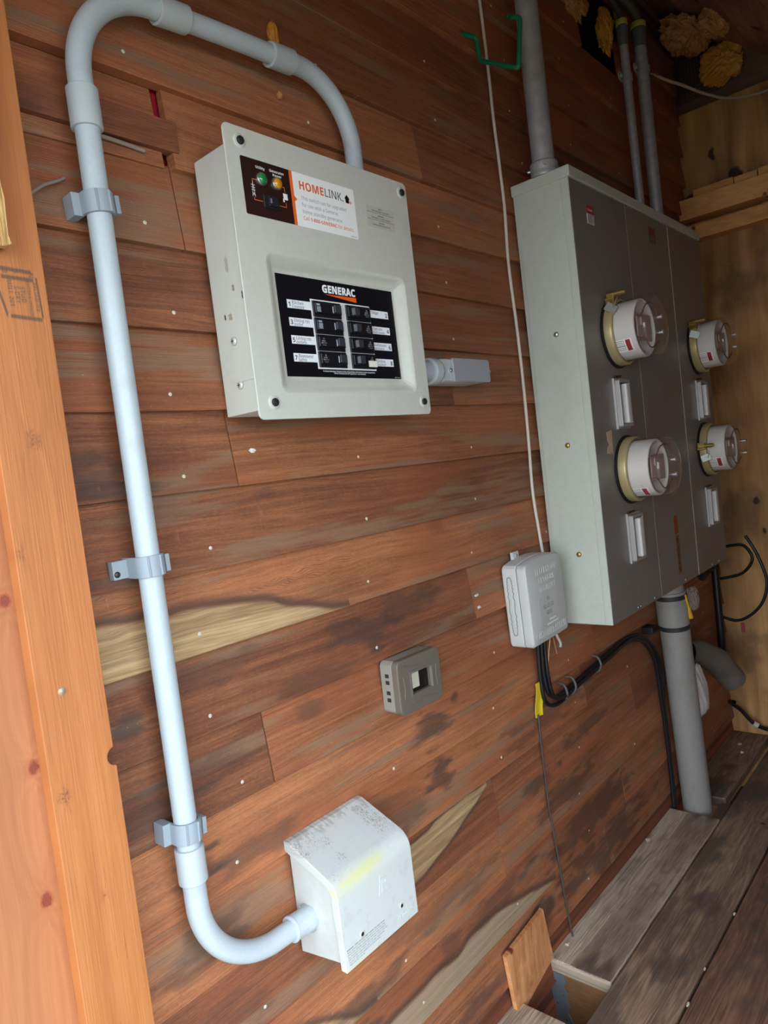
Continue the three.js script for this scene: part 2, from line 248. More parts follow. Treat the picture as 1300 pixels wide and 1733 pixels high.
// ------------------------------------------------------------------ end wall, roof, front wall, floor
const wallBack = thing('wall_back', 'stained golden brown plywood end wall behind the meter cabinet', 'wall', [0, 0, 0], null, 'structure');
const XE = 3.37;
{
  const ply = dataTex(512, 1400, (u, v) => {
    const z = -0.05 + u * 1.25, y = v * 2.76, wob = fbm(z * 2.2, y * 0.8, 201, 3) * 2;
    const g = fbm(z * 26 + wob * 3, y * 1.6, 202, 3), fig = 0.5 + 0.5 * Math.sin((z * 9 + wob * 4 + fbm(z * 5, y * 3, 203, 2) * 2) * 5), b = fbm(z * 4, y * 3, 204, 4), f = vn(z * 260, y * 12, 206);
    let c = mix3([138, 96, 54], [206, 156, 98], clamp(0.5 + (g - 0.5) * 0.9 + (fig - 0.5) * 0.25 + (b - 0.5) * 0.9 + (f - 0.5) * 0.2));
    const st = smooth(0.52, 0.7, fbm(z * 7 + 3, y * 5, 207, 5)); c = mix3(c, [92, 66, 44], st * 0.45);
    for (const [sx, sy, r] of [[0.11, 2.55, 0.028], [0.02, 2.36, 0.06], [0.2, 2.43, 0.04], [0.17, 1.05, 0.02], [0.19, 0.92, 0.015]]) { const d = Math.hypot((z - sx) * 1.6, y - sy) / r + (fbm(z * 40, y * 40, 210, 2) - 0.5); c = mix3(c, [38, 28, 22], smooth(1, 0.6, d) * 0.8); }
    if (hash(Math.floor(u * 512), Math.floor(v * 1400), 211) < 0.0015) c = mix3(c, [200, 185, 160], 0.6);
    return c;
  });
  const g = planarUV(box(XE, XE + 0.018, -0.45, 2.757, -0.16, 1.25), -0.05, 1.2, 0, 2.76, 'z', 'y');
  mesh('plywood_panel', g, flat(ply, 0.75, { bumpMap: grainBump, bumpScale: 0.0002 }), wallBack);
  const upT = woodTex(512, 256, 221, [74, 54, 44], [112, 84, 66], { gy: 20, stain: 0.6, stainX: 5, stainY: 5, stainAt: 0.5 });
  mesh('upper_board', planarUV(box(XE + 0.03, XE + 0.05, 2.70, 3.3, -0.2, 1.2), -0.2, 1.2, 2.7, 3.3, 'z', 'y'), flat(upT, 0.8), wallBack);
}
// roof: sheathing sloping down from the house wall
{
  const ceil = thing('ceiling', 'reddish brown board sheathing on the underside of the lean-to roof', 'ceiling', [0, 3.13, 0], null, 'structure');
  ceil.rotation.x = Math.atan(0.78);
  const rt = [0, 1, 2].map((i) => flat(rep(woodTex(1024, 128, 231 + i, [124, 80, 64], [184, 128, 102], { gy: 16, knots: [[0.3, 0.4, 0.1, 6], [0.75, 0.6, 0.08, 6]] })), 0.75));
  for (let i = 0; i < 9; i++) mesh('roof_board', grainUV(box(-0.75, 3.55, 0, 0.02, -0.02 + i * 0.2, 0.176 + i * 0.2), 'x', 1, 5, i * 0.31, 0), rt[i % 3], ceil);
  mesh('roof_deck', box(-0.75, 3.55, 0.022, 0.03, -0.1, 1.8), mat('#4a3a30', 0.9), ceil);
}
{ // closed long side of the lean-to, outside the frame on the right
  const wf = thing('wall_right', 'plain brown boarded front wall of the lean-to', 'wall', [0, 0, 0], null, 'structure');
  const t = flat(rep(woodTex(1024, 128, 241, [110, 70, 44], [160, 108, 70], { gy: 20 })), 0.8);
  for (let i = 0; i < 13; i++) mesh('wall_board', grainUV(box(0.80 + i * 0.2, 0.996 + i * 0.2, -0.02, 2.16, 1.2, 1.22), 'y', 1, 4, i * 0.17, 0), t, wf);
}
{ // unseen boards added behind the camera to cut high sky light off the siding
  const gf = thing('added_shade_wall', 'added unseen boards over the open end, shading the upper siding', 'wall', [0, 0, 0], null, 'structure');
  const t = flat(rep(woodTex(1024, 128, 245, [110, 70, 44], [160, 108, 70], { gy: 20 })), 0.8);
  for (let i = 0; i < 6; i++) { const z0 = 0.002 + i * 0.2, z1 = z0 + 0.196; mesh('added_shade_board', grainUV(ext(poly([[-z0, 2.08], [-z1, 2.08], [-z1, Math.max(2.09, 3.12 - 0.78 * z1)], [-z0, 3.12 - 0.78 * z0]]), 0.02).rotateY(Math.PI / 2).translate(-0.14, 0, 0), 'y', 1, 4, i * 0.17, 0), t, gf); }
}
const floor = thing('floor', 'weathered grey brown floor planks below the meter cabinet', 'floor', [0, 0, 0], null, 'structure');
{
  const pT = [0, 1, 2].map((i) => flat(rep(woodTex(1024, 160, 251 + i * 3, [[138, 118, 98], [116, 92, 72], [104, 74, 56]][i], [[208, 188, 162], [182, 152, 124], [160, 120, 94]][i], { gy: 14, gx: 2.5, rings: i ? 5 : 3, fine: 0.5, stain: [0.75, 0.7, 0.6][i], stainX: 7, stainY: 2.2, stainAt: 0.49, stainCol: [84, 70, 60], speck: 0.0008, knots: [[0.62, 0.6, 0.05, 7]] })), 0.8, { bumpMap: grainBump, bumpScale: 0.0012 }));
  const P = (x0, x1, z0, z1, y1, i, ou, th = 0.038) => mesh('plank', grainUV(rbox(x0, x1, y1 - th, y1, z0, z1, 0.004), 'x', 0.9, 5.5, ou, ou * 3.1), pT[i], floor);
  P(1.595, 2.535, -0.012, 0.166, 0, 0, 0.12);
  P(0.4, 1.418, -0.012, 0.158, -0.003, 0, 0.67);
  P(0.5, 3.366, 0.172, 0.345, 0.001, 1, 0.31);
  P(2.70, 3.366, -0.012, 0.14, -0.004, 1, 0.83); P(2.54, 2.695, 0.122, 0.168, -0.02, 1, 0.45);
  P(0.5, 3.366, 0.352, 0.60, 0.002, 2, 0.05);
  P(0.5, 3.366, 0.606, 0.84, -0.002, 2, 0.55); P(0.5, 3.366, 0.846, 1.18, 0, 1, 0.77);
  mesh('joist', grainUV(box(1.60, 1.64, -0.26, -0.039, -0.014, 0.5), 'z', 1, 4), flat(rep(woodTex(512, 256, 261, [120, 84, 52], [176, 130, 84], { gy: 10 })), 0.8), floor);
  mesh('joist', grainUV(box(1.38, 1.418, -0.26, -0.042, -0.014, 0.5), 'z', 1, 4), flat(rep(woodTex(512, 256, 262, [90, 66, 46], [130, 96, 64], { gy: 10 })), 0.8), floor);
  mesh('ledger', grainUV(box(0.5, 3.36, -0.26, -0.04, -0.05, -0.02), 'x', 1, 4), flat(rep(woodTex(512, 256, 263, [80, 60, 44], [120, 90, 62], { gy: 10 })), 0.8), floor);
  const sub = mesh('soil', box(0.36, 3.368, -0.34, -0.27, -0.14, 1.22), flat(smudge(512, 512, 271, [92, 78, 62], [52, 42, 34], 0.8, 12, 0.01), 0.95), floor); sub.userData.label = 'dark soil under the planks';
}
{ // ground outside the open end
  const g = solo('ground', box(-14, 14, -0.5, -0.35, -14, 14), flat(smudge(512, 512, 281, [128, 124, 108], [84, 92, 62], 0.6, 12, 0.01), 0.95), 'gravel and grass ground outside the lean-to', 'ground', null, 'structure'); g.name = 'ground';
}

// ------------------------------------------------------------------ orange stud and knotty board at the left edge
{
  const H0 = -0.3, H1 = 2.6, xa = 0.355, xb = 0.443;
  const t = canvasTex(256, 2048, (c, w, h) => {
    const img = c.createImageData(w, h), hy = (py) => H1 - (py + 0.5) / h * (H1 - H0);
    const knots = [[0.369, 1.012, 0.0085], [0.398, 1.475, 0.011], [0.361, 1.331, 0.005], [0.40, 0.86, 0.003]];
    for (let y = 0, i = 0; y < h; y++) for (let x = 0; x < w; x++, i += 4) {
      const X = xa + (x + 0.5) / w * (xb - xa), Y = hy(y); let wob = fbm(X * 20, Y * 2, 301, 2) * 1.2, dk = 0;
      for (const [kx, ky, kr] of knots) { const d = Math.hypot(X - kx, (Y - ky) * 0.8) / kr; wob += 1.1 * Math.exp(-d * 0.7) * Math.sign(X - kx); const dn = d + (fbm(X * 300, Y * 300, 308, 3) - 0.5) * 1.1; dk = Math.max(dk, smooth(1.3, 0.2, dn) * (0.15 + 0.75 * smooth(0.45, 0.7, vn(X * 700, Y * 700, 302)))); }
      const g = fbm(X * 120 + wob * 2.5, Y * 2.2, 303, 3), f = vn(X * 900 + wob * 8, Y * 26, 304), b = fbm(X * 18, Y * 4, 305, 3), ck = vn(X * 520 + wob * 5, Y * 9, 306);
      let col = mix3([160, 94, 46], [192, 121, 66], clamp(0.5 + (g - 0.5) * 0.7 + (f - 0.5) * 0.3 + (b - 0.5) * 0.6));
      if (ck > 0.955) col = mix3(col, [120, 74, 44], 0.5);
      col = mix3(col, [112, 66, 40], dk);
      img.data[i] = col[0]; img.data[i + 1] = col[1]; img.data[i + 2] = col[2]; img.data[i + 3] = 255;
    }
    c.putImageData(img, 0, 0);
    // grade stamp, reading downwards
    const PX = (X) => (X - xa) / (xb - xa) * w, PY = (Y) => (H1 - Y) / (H1 - H0) * h, sy = h / (H1 - H0), sx = w / (xb - xa);
    c.fillStyle = 'rgba(82,66,58,0.72)'; c.strokeStyle = 'rgba(82,62,50,0.7)'; c.lineWidth = 3.4;
    const line = (x1, y1, x2, y2) => { c.beginPath(); c.moveTo(PX(x1), PY(y1)); c.lineTo(PX(x2), PY(y2)); c.stroke(); };
    const down = (s, X, Y, size) => { c.save(); c.translate(PX(X), PY(Y)); c.scale(sx / sy, 1); c.rotate(Math.PI / 2); c.font = 'bold ' + (size * sy).toFixed(1) + 'px sans-serif'; c.fillText(s, 0, 0); c.restore(); };
    const T = 1.694;
    line(0.386, T, 0.4265, T - 0.002); line(0.388, T - 0.0105, 0.4275, T - 0.012); line(0.393, T - 0.060, 0.432, T - 0.0625);
    c.lineWidth = 7; line(0.4315, T - 0.008, 0.4335, T - 0.060); line(0.383, T - 0.030, 0.3895, T - 0.060);
    down('N', 0.422, T - 0.0015, 0.0095); down('L', 0.405, T - 0.002, 0.0075); down('B', 0.3905, T - 0.001, 0.0085);
    down('BALSAM FIR', 0.4255, T - 0.014, 0.0066); down('EASTERN SPRUCE', 0.4182, T - 0.0125, 0.0056);
    down('STUD', 0.4095, T - 0.021, 0.0085); down('S-DRY', 0.4015, T - 0.021, 0.0082); down('MILL 201', 0.3935, T - 0.013, 0.0082);
  });
  const s = new THREE.Shape(); const ny = 1.037, nr = 0.0145; // half-round notch in the right edge
  s.moveTo(xa, H0); s.lineTo(xb, H0); s.lineTo(xb, ny - nr); s.absarc(xb + 0.003, ny, nr, -Math.PI / 2 - 0.3, Math.PI / 2 + 0.3, true); s.lineTo(xb, H1); s.lineTo(xa, H1); s.closePath();
  const g = planarUV(ext(s, 0.036, 0.0012, { curveSegments: 16 }).translate(0, 0, 0.0232), xa, xb, H0, H1);
  const post = thing('stud_post', 'orange stained upright stud with an inked grade stamp and a half-round notch', 'post');
  mesh('stud', g, flat(t, 0.62, { bumpMap: noiseBump, bumpScale: 0.0003 }), post);
  const nh = mesh('nail_head', latheZ([[0.0052, 0], [0.005, 0.0012], [0.0001, 0.0022]], 14), mat('#a79a84', 0.5, { metalness: 0.5 }), post); nh.position.set(0.386, 1.146, 0.0602);
  // knotty board behind the stud
  const bx0 = 0.10, bx1 = 0.3546;
  const bt = dataTex(512, 2048, (u, v) => {
    const X = bx0 + u * (bx1 - bx0), Y = H0 + v * (H1 - H0); let wob = fbm(X * 7, Y * 1.1, 311, 3) * 2.4, dk = 0, kd = 1;
    for (const [kx, ky, kr] of [[0.346, 1.055, 0.0072], [0.337, 0.881, 0.0078], [0.3425, 1.275, 0.008]]) { const d = Math.hypot(X - kx, (Y - ky) * 0.75) / kr; wob += 1.5 * Math.exp(-d * 0.45) * Math.sign(X - kx); const dn = d + (fbm(X * 260, Y * 260, 316, 2) - 0.5) * 0.5; if (dn < 1) { dk = 0.75 + 0.25 * vn(X * 800, Y * 800, 317); kd = dn; } else if (dn < 1.7) dk = Math.max(dk, 0.3 * (1.7 - dn)); }
    const g = fbm(X * 70 + wob * 3, Y * 1.8, 312, 3), f = vn(X * 700 + wob * 9, Y * 20, 313), ring = 0.5 + 0.5 * Math.sin((X * 60 + wob * 3) * 6.283), b = fbm(X * 12, Y * 3, 314, 3);
    let c = mix3([150, 90, 52], [182, 118, 74], clamp(0.5 + (g - 0.5) * 0.5 + (f - 0.5) * 0.25 + (ring - 0.5) * 0.14 + (b - 0.5) * 0.5));
    if (dk) c = mix3(c, kd < 0.75 ? [112, 40, 26] : [150, 70, 40], dk * 0.85);
    const st = smooth(0.60, 0.7, fbm(X * 30, Y * 12, 315, 4)) * smooth(0.75, 0.6, Y); c = mix3(c, [120, 84, 62], st * 0.5);
    return c;
  });
  const kb = solo('knotty_board', planarUV(rbox(bx0, bx1, H0, H1, 0.012, 0.037, 0.001), bx0, bx1, H0, H1), flat(bt, 0.6, { bumpMap: grainBump, bumpScale: 0.0002 }), 'pinkish stained knotty board at the far left behind the stud', 'board');
  // rough sawn offcut hanging in front, top left
  const rg = new THREE.BoxGeometry(0.09, 0.9, 0.02, 12, 60, 3); DEF(rg, (x, y, z) => [x + (fbm(y * 40, z * 90, 321, 2) - 0.5) * 0.006, y + (y < -0.44 ? (fbm(x * 160, z * 60, 322, 2) - 0.5) * 0.016 : 0), z + (fbm(x * 60, y * 30, 323, 2) - 0.5) * 0.006]);
  rg.translate(0.350, 2.163, 0.0755);
  solo('rough_offcut', grainUV(rg, 'y', 1, 6), flat(rep(woodTex(512, 256, 325, [176, 128, 70], [226, 186, 122], { gy: 26, fine: 0.6 })), 0.9, { bumpMap: grainBump, bumpScale: 0.002 }), 'rough sawn pale board end over the stud at top left', 'board');
}

// ------------------------------------------------------------------ plastic conduit run
const PR = 0.0175, PZ = 0.034;
{
  const c = thing('plastic_conduit', 'pale grey plastic conduit looping from the inlet box up to the transfer switch', 'conduit');
  const arc = (cx, cy, r, a0, a1, n = 14) => Array.from({ length: n + 1 }, (_, i) => { const a = (a0 + (a1 - a0) * i / n) * Math.PI / 180; return [cx + r * Math.cos(a), cy + r * Math.sin(a), PZ]; });
  const uvScale = (g, L) => { const uv = g.attributes.uv; for (let i = 0; i < uv.count; i++) uv.setXY(i, uv.getX(i) * L * 3, uv.getY(i) * 0.4); return g; };
  mesh('riser', uvScale(tube([[0.549, 0.81, PZ], [0.549, 1.3, PZ], [0.549, 1.96, PZ]], PR, 40, 28), 1.1), M.pvc, c);
  mesh('elbow', uvScale(tube([[0.549, 1.955, PZ], [0.549, 1.98, PZ], ...arc(0.697, 1.995, 0.148, 180, 92), [0.715, 2.144, PZ]], PR, 60, 28), 0.3), M.pvc, c);
  mesh('crosspipe', uvScale(tube([[0.70, 2.142, PZ], [0.82, 2.15, PZ], [0.955, 2.156, PZ]], PR - 0.001, 16, 28), 0.3), M.pvc, c);
  mesh('elbow', uvScale(tube([[0.94, 2.155, PZ], [0.97, 2.157, PZ], ...arc(1.0, 2.032, 0.125, 88, 0), [1.125, 1.99, PZ], [1.124, 1.931, PZ]], PR, 60, 28), 0.3), M.pvc, c);
  mesh('elbow', uvScale(tube([[0.549, 0.83, PZ], [0.549, 0.79, PZ], ...arc(0.692, 0.758, 0.143, 180, 270), [0.72, 0.614, PZ], [0.762, 0.612, PZ]], PR, 60, 28), 0.35), M.pvc, c);
  const sleeve = (a, b, r) => { const A = V(...a), B = V(...b), L = A.distanceTo(B), g = lathe([[PR - 0.001, 0], [r - 0.001, 0], [r, 0.001], [r, L - 0.001], [r - 0.001, L], [PR - 0.001, L]], 32); g.applyQuaternion(new THREE.Quaternion().setFromUnitVectors(V(0, 1, 0), B.clone().sub(A).normalize())); return g.translate(...a); };
  mesh('coupling', sleeve([0.549, 1.918, PZ], [0.549, 1.975, PZ], 0.0222), M.coupling, c);
  mesh('coupling', sleeve([0.549, 0.793, PZ], [0.549, 0.848, PZ], 0.0222), M.coupling, c);
  mesh('coupling', sleeve([0.692, 2.141, PZ], [0.748, 2.146, PZ], 0.0218), M.coupling, c);
  mesh('coupling', sleeve([0.925, 2.154, PZ], [0.978, 2.157, PZ], 0.0218), M.coupling, c);
  const ad = mesh('adapter', merge([sleeve([0.716, 0.6145, PZ], [0.752, 0.6122, PZ], 0.0215), sleeve([0.716, 0.6145, PZ], [0.721, 0.6142, PZ], 0.0225), rod([0.750, 0.6123, PZ], [0.762, 0.612, PZ], 0.0245, 6)]), M.pvc, c);
}
{ // three snap clips hold the riser
  const shapeArc = (r0, r1) => { const s = new THREE.Shape(); const z0 = PZ - 0.005; s.moveTo(-r1, -PZ); s.lineTo(-r1, 0); s.absarc(0, 0, r1, Math.PI, 0, true); s.lineTo(r1, -PZ); s.lineTo(r0, -PZ); s.lineTo(r0, 0); s.absarc(0, 0, r0, 0, Math.PI, false); s.lineTo(-r0, -PZ); s.closePath(); return s; };
  const W = 0.03;
  const band = ext(shapeArc(PR + 0.0008, PR + 0.0045), W, 0.0006, { curveSegments: 24 }).translate(0, 0, -W / 2).rotateX(-Math.PI / 2).rotateX(Math.PI); // shape (x, out) -> (x, z)
  band.computeBoundingBox(); if (band.boundingBox.max.z < 0.01) band.rotateX(Math.PI);
  const rib = ext(shapeArc(PR + 0.003, PR + 0.007), 0.004, 0.0004, { curveSegments: 24 }).translate(0, 0, -0.002).rotateX(Math.PI / 2); rib.computeBoundingBox(); if (rib.boundingBox.max.z < 0.01) rib.rotateX(Math.PI);
  const mk = (y, rot, label, tab) => {
    const t = thing('conduit_clip', label, 'clip', [0.549, y, 0], 'clips on the conduit riser');
    const b = mesh('band', band, M.clip, t); b.position.z = PZ;
    const d = mesh('latch_ear', rbox(PR + 0.004, PR + 0.011, -0.013, 0.013, 0.004, PZ + 0.012, 0.001), M.clip, t);
    mesh('front_ridge', rbox(0.006, 0.0085, -0.0152, 0.0152, PZ + 0.018, PZ + 0.0235, 0.0006), M.clip, t); mesh('front_ridge', rbox(-0.0125, -0.010, -0.0152, 0.0152, PZ + 0.016, PZ + 0.0215, 0.0006), M.clip, t);
    mesh('mounting_tab', tab ? rbox(-0.046, -0.018, -0.014, 0.014, -0.002, 0.012, 0.0015) : rbox(-0.034, -0.020, -0.0165, 0.0165, -0.002, 0.026, 0.0015), M.clip, t);
    if (tab) { const s = mesh('screw', screwZ(0.005, 0.003), M.darkSteel, t); s.position.set(-0.04, -0.006, 0.011); }
    t.rotation.z = rot; return t;
  };
  mk(1.812, 0.05, 'grey snap clip high on the conduit riser, below the upper coupling', false);
  mk(1.283, 0.02, 'grey snap clip at mid height of the conduit riser', true);
  mk(0.874, -0.06, 'grey snap clip low on the conduit riser, just above the lower coupling', false);
}

// ------------------------------------------------------------------ transfer switch box
{
  const t = thing('transfer_switch', 'light grey generator transfer switch box with a black breaker panel', 'switch box');
  const X = [0.752, 1.186], Y = [1.503, 1.932], Zc = 0.094;
  const enc = mesh('enclosure', loft([loop(X[0], X[1], Y[0], Y[1], 0.002, 0.002, 2), loop(X[0], X[1], Y[0], Y[1], 0.002, Zc + 0.003, 2)], false, true), M.boxGrey, t);
  // cover: plate with a pressed-in well
  const cx = [0.742, 1.198], cy = [1.487, 1.958], ow = [0.796, 1.160, 1.529, 1.763], iw = [0.8275, 1.134, 1.561, 1.737], N = 8, zf = 0.100, zi = 0.082;
  const plateShape = rrect(cx[0], cx[1], cy[0], cy[1], 0.010); const hole = new THREE.Path(loop(ow[0], ow[1], ow[2], ow[3], 0.016, 0, N).map((p) => new THREE.Vector2(p[0], p[1]))); plateShape.holes.push(hole);
  const plate = ext(plateShape, 0.002, 0.0008).translate(0, 0, zf - 0.0028);
  const L = (f, z) => loop(mix(ow[0], iw[0], f), mix(ow[1], iw[1], f), mix(ow[2], iw[2], f), mix(ow[3], iw[3], f), mix(0.016, 0.006, f), z, N);
  const well = loft([L(0, zf), L(0.12, zf - 0.0008), L(0.3, zf - 0.004), L(0.7, zi + 0.003), L(0.9, zi + 0.0006), L(1, zi)], true, false, 1.2);
  const uvm = (g) => planarUV(g, 0.7, 1.2, 1.45, 1.95);
  mesh('cover', merge([uvm(plate), uvm(well)]), M.boxGrey, t);
  const cs = merge([screwZ(0.0085, 0.005)]), washer = latheZ([[0.0118, 0], [0.0118, 0.0014], [0.008, 0.002], [0.0001, 0.002]], 24);
  for (const [x, y] of [[0.772, 1.935], [1.181, 1.937], [0.775, 1.514], [1.176, 1.512]]) {
    const s = mesh('cover_screw', latheZ([[0.0068, 0], [0.0068, 0.003], [0.0055, 0.0046], [0.0001, 0.005]], 20), M.blackRubber, t); s.position.set(x, y, zf + 0.0016);
    const w = mesh('washer', washer, M.boxGrey, s); w.position.z = -0.0016;
    mesh('slot', merge([box(-0.0045, 0.0045, -0.0009, 0.0009, 0.0044, 0.0053), box(-0.0009, 0.0009, -0.0045, 0.0045, 0.0044, 0.0053)]), mat('#4a4a4e', 0.4, { metalness: 0.6 }), s);
  }
  // top label: indicator panel and white advertisement
  const lab = canvasTex(1536, 560, (c, w, h) => {
    c.fillStyle = '#f1f1ee'; c.fillRect(0, 0, w, h); const k = 0.39 * w;
    c.fillStyle = '#2a1613'; c.fillRect(0, 0, k, h); c.fillStyle = 'rgba(90,40,34,0.5)'; for (let y = h * 0.62; y < h; y += 9) for (let x = 0; x < k; x += 9) c.fillRect(x + (Math.floor(y / 9) % 2) * 4, y, 3.5, 3.5);
    c.fillStyle = '#ee6a2a'; c.fillRect(k, 0, w * 0.026, h); c.beginPath(); c.moveTo(k + 30, h * 0.44); c.lineTo(k + 75, h * 0.51); c.lineTo(k + 30, h * 0.58); c.fill();
    c.fillStyle = '#f4f0ea'; c.font = 'bold 38px sans-serif'; c.textAlign = 'center'; c.fillText('Utility', w * 0.15, h * 0.15); c.fillText('Generator', w * 0.285, h * 0.14); c.fillText('Power', w * 0.285, h * 0.21);
    c.strokeStyle = '#f0763a'; c.lineWidth = 6; c.beginPath(); c.moveTo(w * 0.12, h * 0.36); c.lineTo(w * 0.075, h * 0.36); c.lineTo(w * 0.075, h * 0.42); c.moveTo(w * 0.075, h * 0.68); c.lineTo(w * 0.075, h * 0.72); c.lineTo(w * 0.15, h * 0.72); c.moveTo(w * 0.32, h * 0.36); c.lineTo(w * 0.335, h * 0.36); c.lineTo(w * 0.335, h * 0.46); c.moveTo(w * 0.25, h * 0.72); c.lineTo(w * 0.335, h * 0.72); c.lineTo(w * 0.335, h * 0.64); c.stroke();
    c.strokeStyle = '#e8e4e0'; c.lineWidth = 5; c.beginPath(); // pylon
    const px = w * 0.075, py = h * 0.42; c.moveTo(px - 16, py + 140); c.lineTo(px - 7, py + 60); c.lineTo(px, py); c.lineTo(px + 7, py + 60); c.lineTo(px + 16, py + 140); for (const q of [25, 50, 75]) { c.moveTo(px - 24, py + q); c.lineTo(px + 24, py + q); } c.moveTo(px - 12, py + 100); c.lineTo(px + 14, py + 128); c.moveTo(px + 12, py + 100); c.lineTo(px - 14, py + 128); c.stroke();
    c.fillStyle = '#f4f0ea'; c.fillRect(w * 0.318, h * 0.47, 56, 64); c.fillRect(w * 0.312, h * 0.57, 20, 34); // generator cabinet
    c.textAlign = 'left'; c.fillStyle = '#e85c22'; c.font = 'bold 122px sans-serif'; c.fillText('HOME', w * 0.465, h * 0.30); const hw = c.measureText('HOME').width; c.fillStyle = '#141414'; c.font = '122px sans-serif'; c.fillText('LINK.', w * 0.465 + hw, h * 0.30); const lw = c.measureText('LINK.').width;
    const hx = w * 0.465 + hw + lw + 12; c.beginPath(); c.moveTo(hx, h * 0.22); c.lineTo(hx + 40, h * 0.14); c.lineTo(hx + 80, h * 0.22); c.lineTo(hx + 68, h * 0.23); c.lineTo(hx + 66, h * 0.31); c.lineTo(hx + 14, h * 0.31); c.lineTo(hx + 12, h * 0.23); c.fill(); c.fillStyle = '#e85c22'; c.fillRect(hx + 66, h * 0.30 - 14, 44, 9); c.fillRect(hx + 84, h * 0.27 - 14, 9, 44);
    c.fillStyle = '#9a9a9c'; c.font = '52px sans-serif'; ['This switch can be upgraded', 'for use with a Generac', 'home standby generator.'].forEach((s, i) => c.fillText(s, w * 0.475, h * (0.49 + i * 0.125)));
    c.fillStyle = '#e0551e'; c.fillText('Call ', w * 0.475, h * 0.865); const cw = c.measureText('Call ').width; c.font = 'bold 52px sans-serif'; c.fillText('1-888-GENERAC', w * 0.475 + cw, h * 0.865); const gw = c.measureText('1-888-GENERAC').width; c.font = '52px sans-serif'; c.fillText(' for details.', w * 0.475 + cw + gw, h * 0.865);
    c.fillStyle = '#333'; c.font = '16px sans-serif'; c.fillText('0H9087 REV A', w * 0.92, h * 0.975);
  });
  const lx = [0.7685, 1.034], ly = [1.8195, 1.912];
  mesh('instruction_label', planarUV(ext(rrect(lx[0], lx[1], ly[0], ly[1], 0.003), 0.0004).translate(0, 0, zf + 0.0004), lx[0], lx[1], ly[0], ly[1]), flat(lab, 0.35), t);
  for (const [x, y, col, n] of [[0.808, 1.8815, '#0f7a3c', 'green indicator light'], [0.8405, 1.881, '#d08a10', 'amber indicator light']]) {
    const bz = mesh('bezel', latheZ([[0.0105, 0], [0.0105, 0.003], [0.0098, 0.0042], [0.0085, 0.0042], [0.0085, 0.002]], 28), M.steel, t); bz.position.set(x, y, zf + 0.0008);
    const ls = mesh('indicator_lens', latheZ([[0.0086, 0.002], [0.0084, 0.005], [0.006, 0.0072], [0.003, 0.0081], [0.0001, 0.0083]], 28), phys(col, 0.15, { clearcoat: 1, clearcoatRoughness: 0.05 }), bz); ls.userData.label = n;
  }
  const sw = mesh('switch_frame', rbox(0.806, 0.840, 1.8355, 1.8575, zf, zf + 0.004, 0.0012), M.blackRubber, t);
  mesh('rocker', DEF(rbox(0.8145, 0.8325, 1.8385, 1.8545, zf + 0.003, zf + 0.0085, 0.001), (x, y, z) => [x, y, z > zf + 0.006 ? z + (x - 0.8235) * 0.18 : z]), mat('#1d1f26', 0.25), sw);
  mesh('rocker_mark', rbox(0.8165, 0.8195, 1.8425, 1.8505, zf + 0.0072, zf + 0.0086, 0.0003), mat('#6f7480', 0.4), sw);
  // small notice on the right
  mesh('notice_label', planarUV(box(1.066, 1.148, 1.852, 1.893, zf + 0.0003, zf + 0.0007), 1.066, 1.148, 1.852, 1.893), flat(canvasTex(512, 256, (c, w, h) => { c.fillStyle = '#bdbcae'; c.fillRect(0, 0, w, h); c.fillStyle = '#333230'; c.textAlign = 'center'; ['NOTE', 'WARNING', 'CAUTION'].forEach((s, i) => { c.font = 'bold 24px sans-serif'; c.fillText(s, w / 2, 34 + i * 84); c.font = 'bold 21px sans-serif'; c.fillText(['REFER SERVICING TO QUALIFIED', 'DISCONNECT ALL POWER SOURCES', 'COPPER CONDUCTORS ONLY 75C'][i], w / 2, 62 + i * 84); if (i < 2) c.fillRect(10, 76 + i * 84, w - 20, 4); }); }), 0.45), t);
  // black breaker panel with hand-written circuit strips
  const bl = canvasTex(1530, 880, (c, w, h) => {
    const PX = (x) => (x - iw[0]) / (iw[1] - iw[0]) * w, PY = (y) => (iw[3] - y) / (iw[3] - iw[2]) * h, s = w / (iw[1] - iw[0]);
    c.fillStyle = '#0d0f16'; c.fillRect(0, 0, w, h); for (let i = 0; i < 60; i++) { c.fillStyle = 'rgba(120,124,134,' + rr(0.05, 0.3) + ')'; c.fillRect(rr(0, w), rr(h * 0.55, h), rr(1, 4), rr(1, 5)); }
    c.fillStyle = '#f6f6f4'; c.save(); c.translate(PX(0.9365), PY(1.7155)); c.font = 'bold 108px sans-serif'; const gw = c.measureText('GENERAC').width; c.scale(0.0885 * s / gw, 0.86); c.fillText('GENERAC', 0, 0); c.strokeStyle = '#f6f6f4'; c.lineWidth = 6; c.strokeText('GENERAC', 0, 0); c.restore();
    c.fillStyle = '#f0641e'; c.beginPath(); c.moveTo(PX(0.940), PY(1.7125)); c.lineTo(PX(1.026), PY(1.7135)); c.lineTo(PX(1.026), PY(1.704)); c.fill();
    const strip = (x0, x1, y, num, l1, l2, left) => {
      c.fillStyle = '#eef0f3'; c.fillRect(PX(x0), PY(y), (x1 - x0) * s, 0.0148 * s); c.fillStyle = '#2e2e34'; c.font = 'bold 56px sans-serif'; c.fillText(num, left ? PX(x0) + 14 : PX(x1) - 46, PY(y) + 60);
      c.fillStyle = '#3a3a44'; c.font = '38px serif'; const tx = left ? PX(x0) + 52 : PX(x0) + 12; c.save(); c.translate(tx, PY(y)); c.transform(1, 0.02, -0.18, 1, 8, 0); c.fillText(l1, 0, 34); c.fillText(l2, 4, 68); c.restore();
    };
    [['1', 'Kitchen', 'Counter'], ['3', 'Dining rm', 'outlet'], ['5', 'Living rm', 'outlets'], ['7', 'Basement', 'lights']].forEach(([n, a, b], i) => strip(0.847, 0.9035, 1.6945 - i * 0.0309, n, a, b, true));
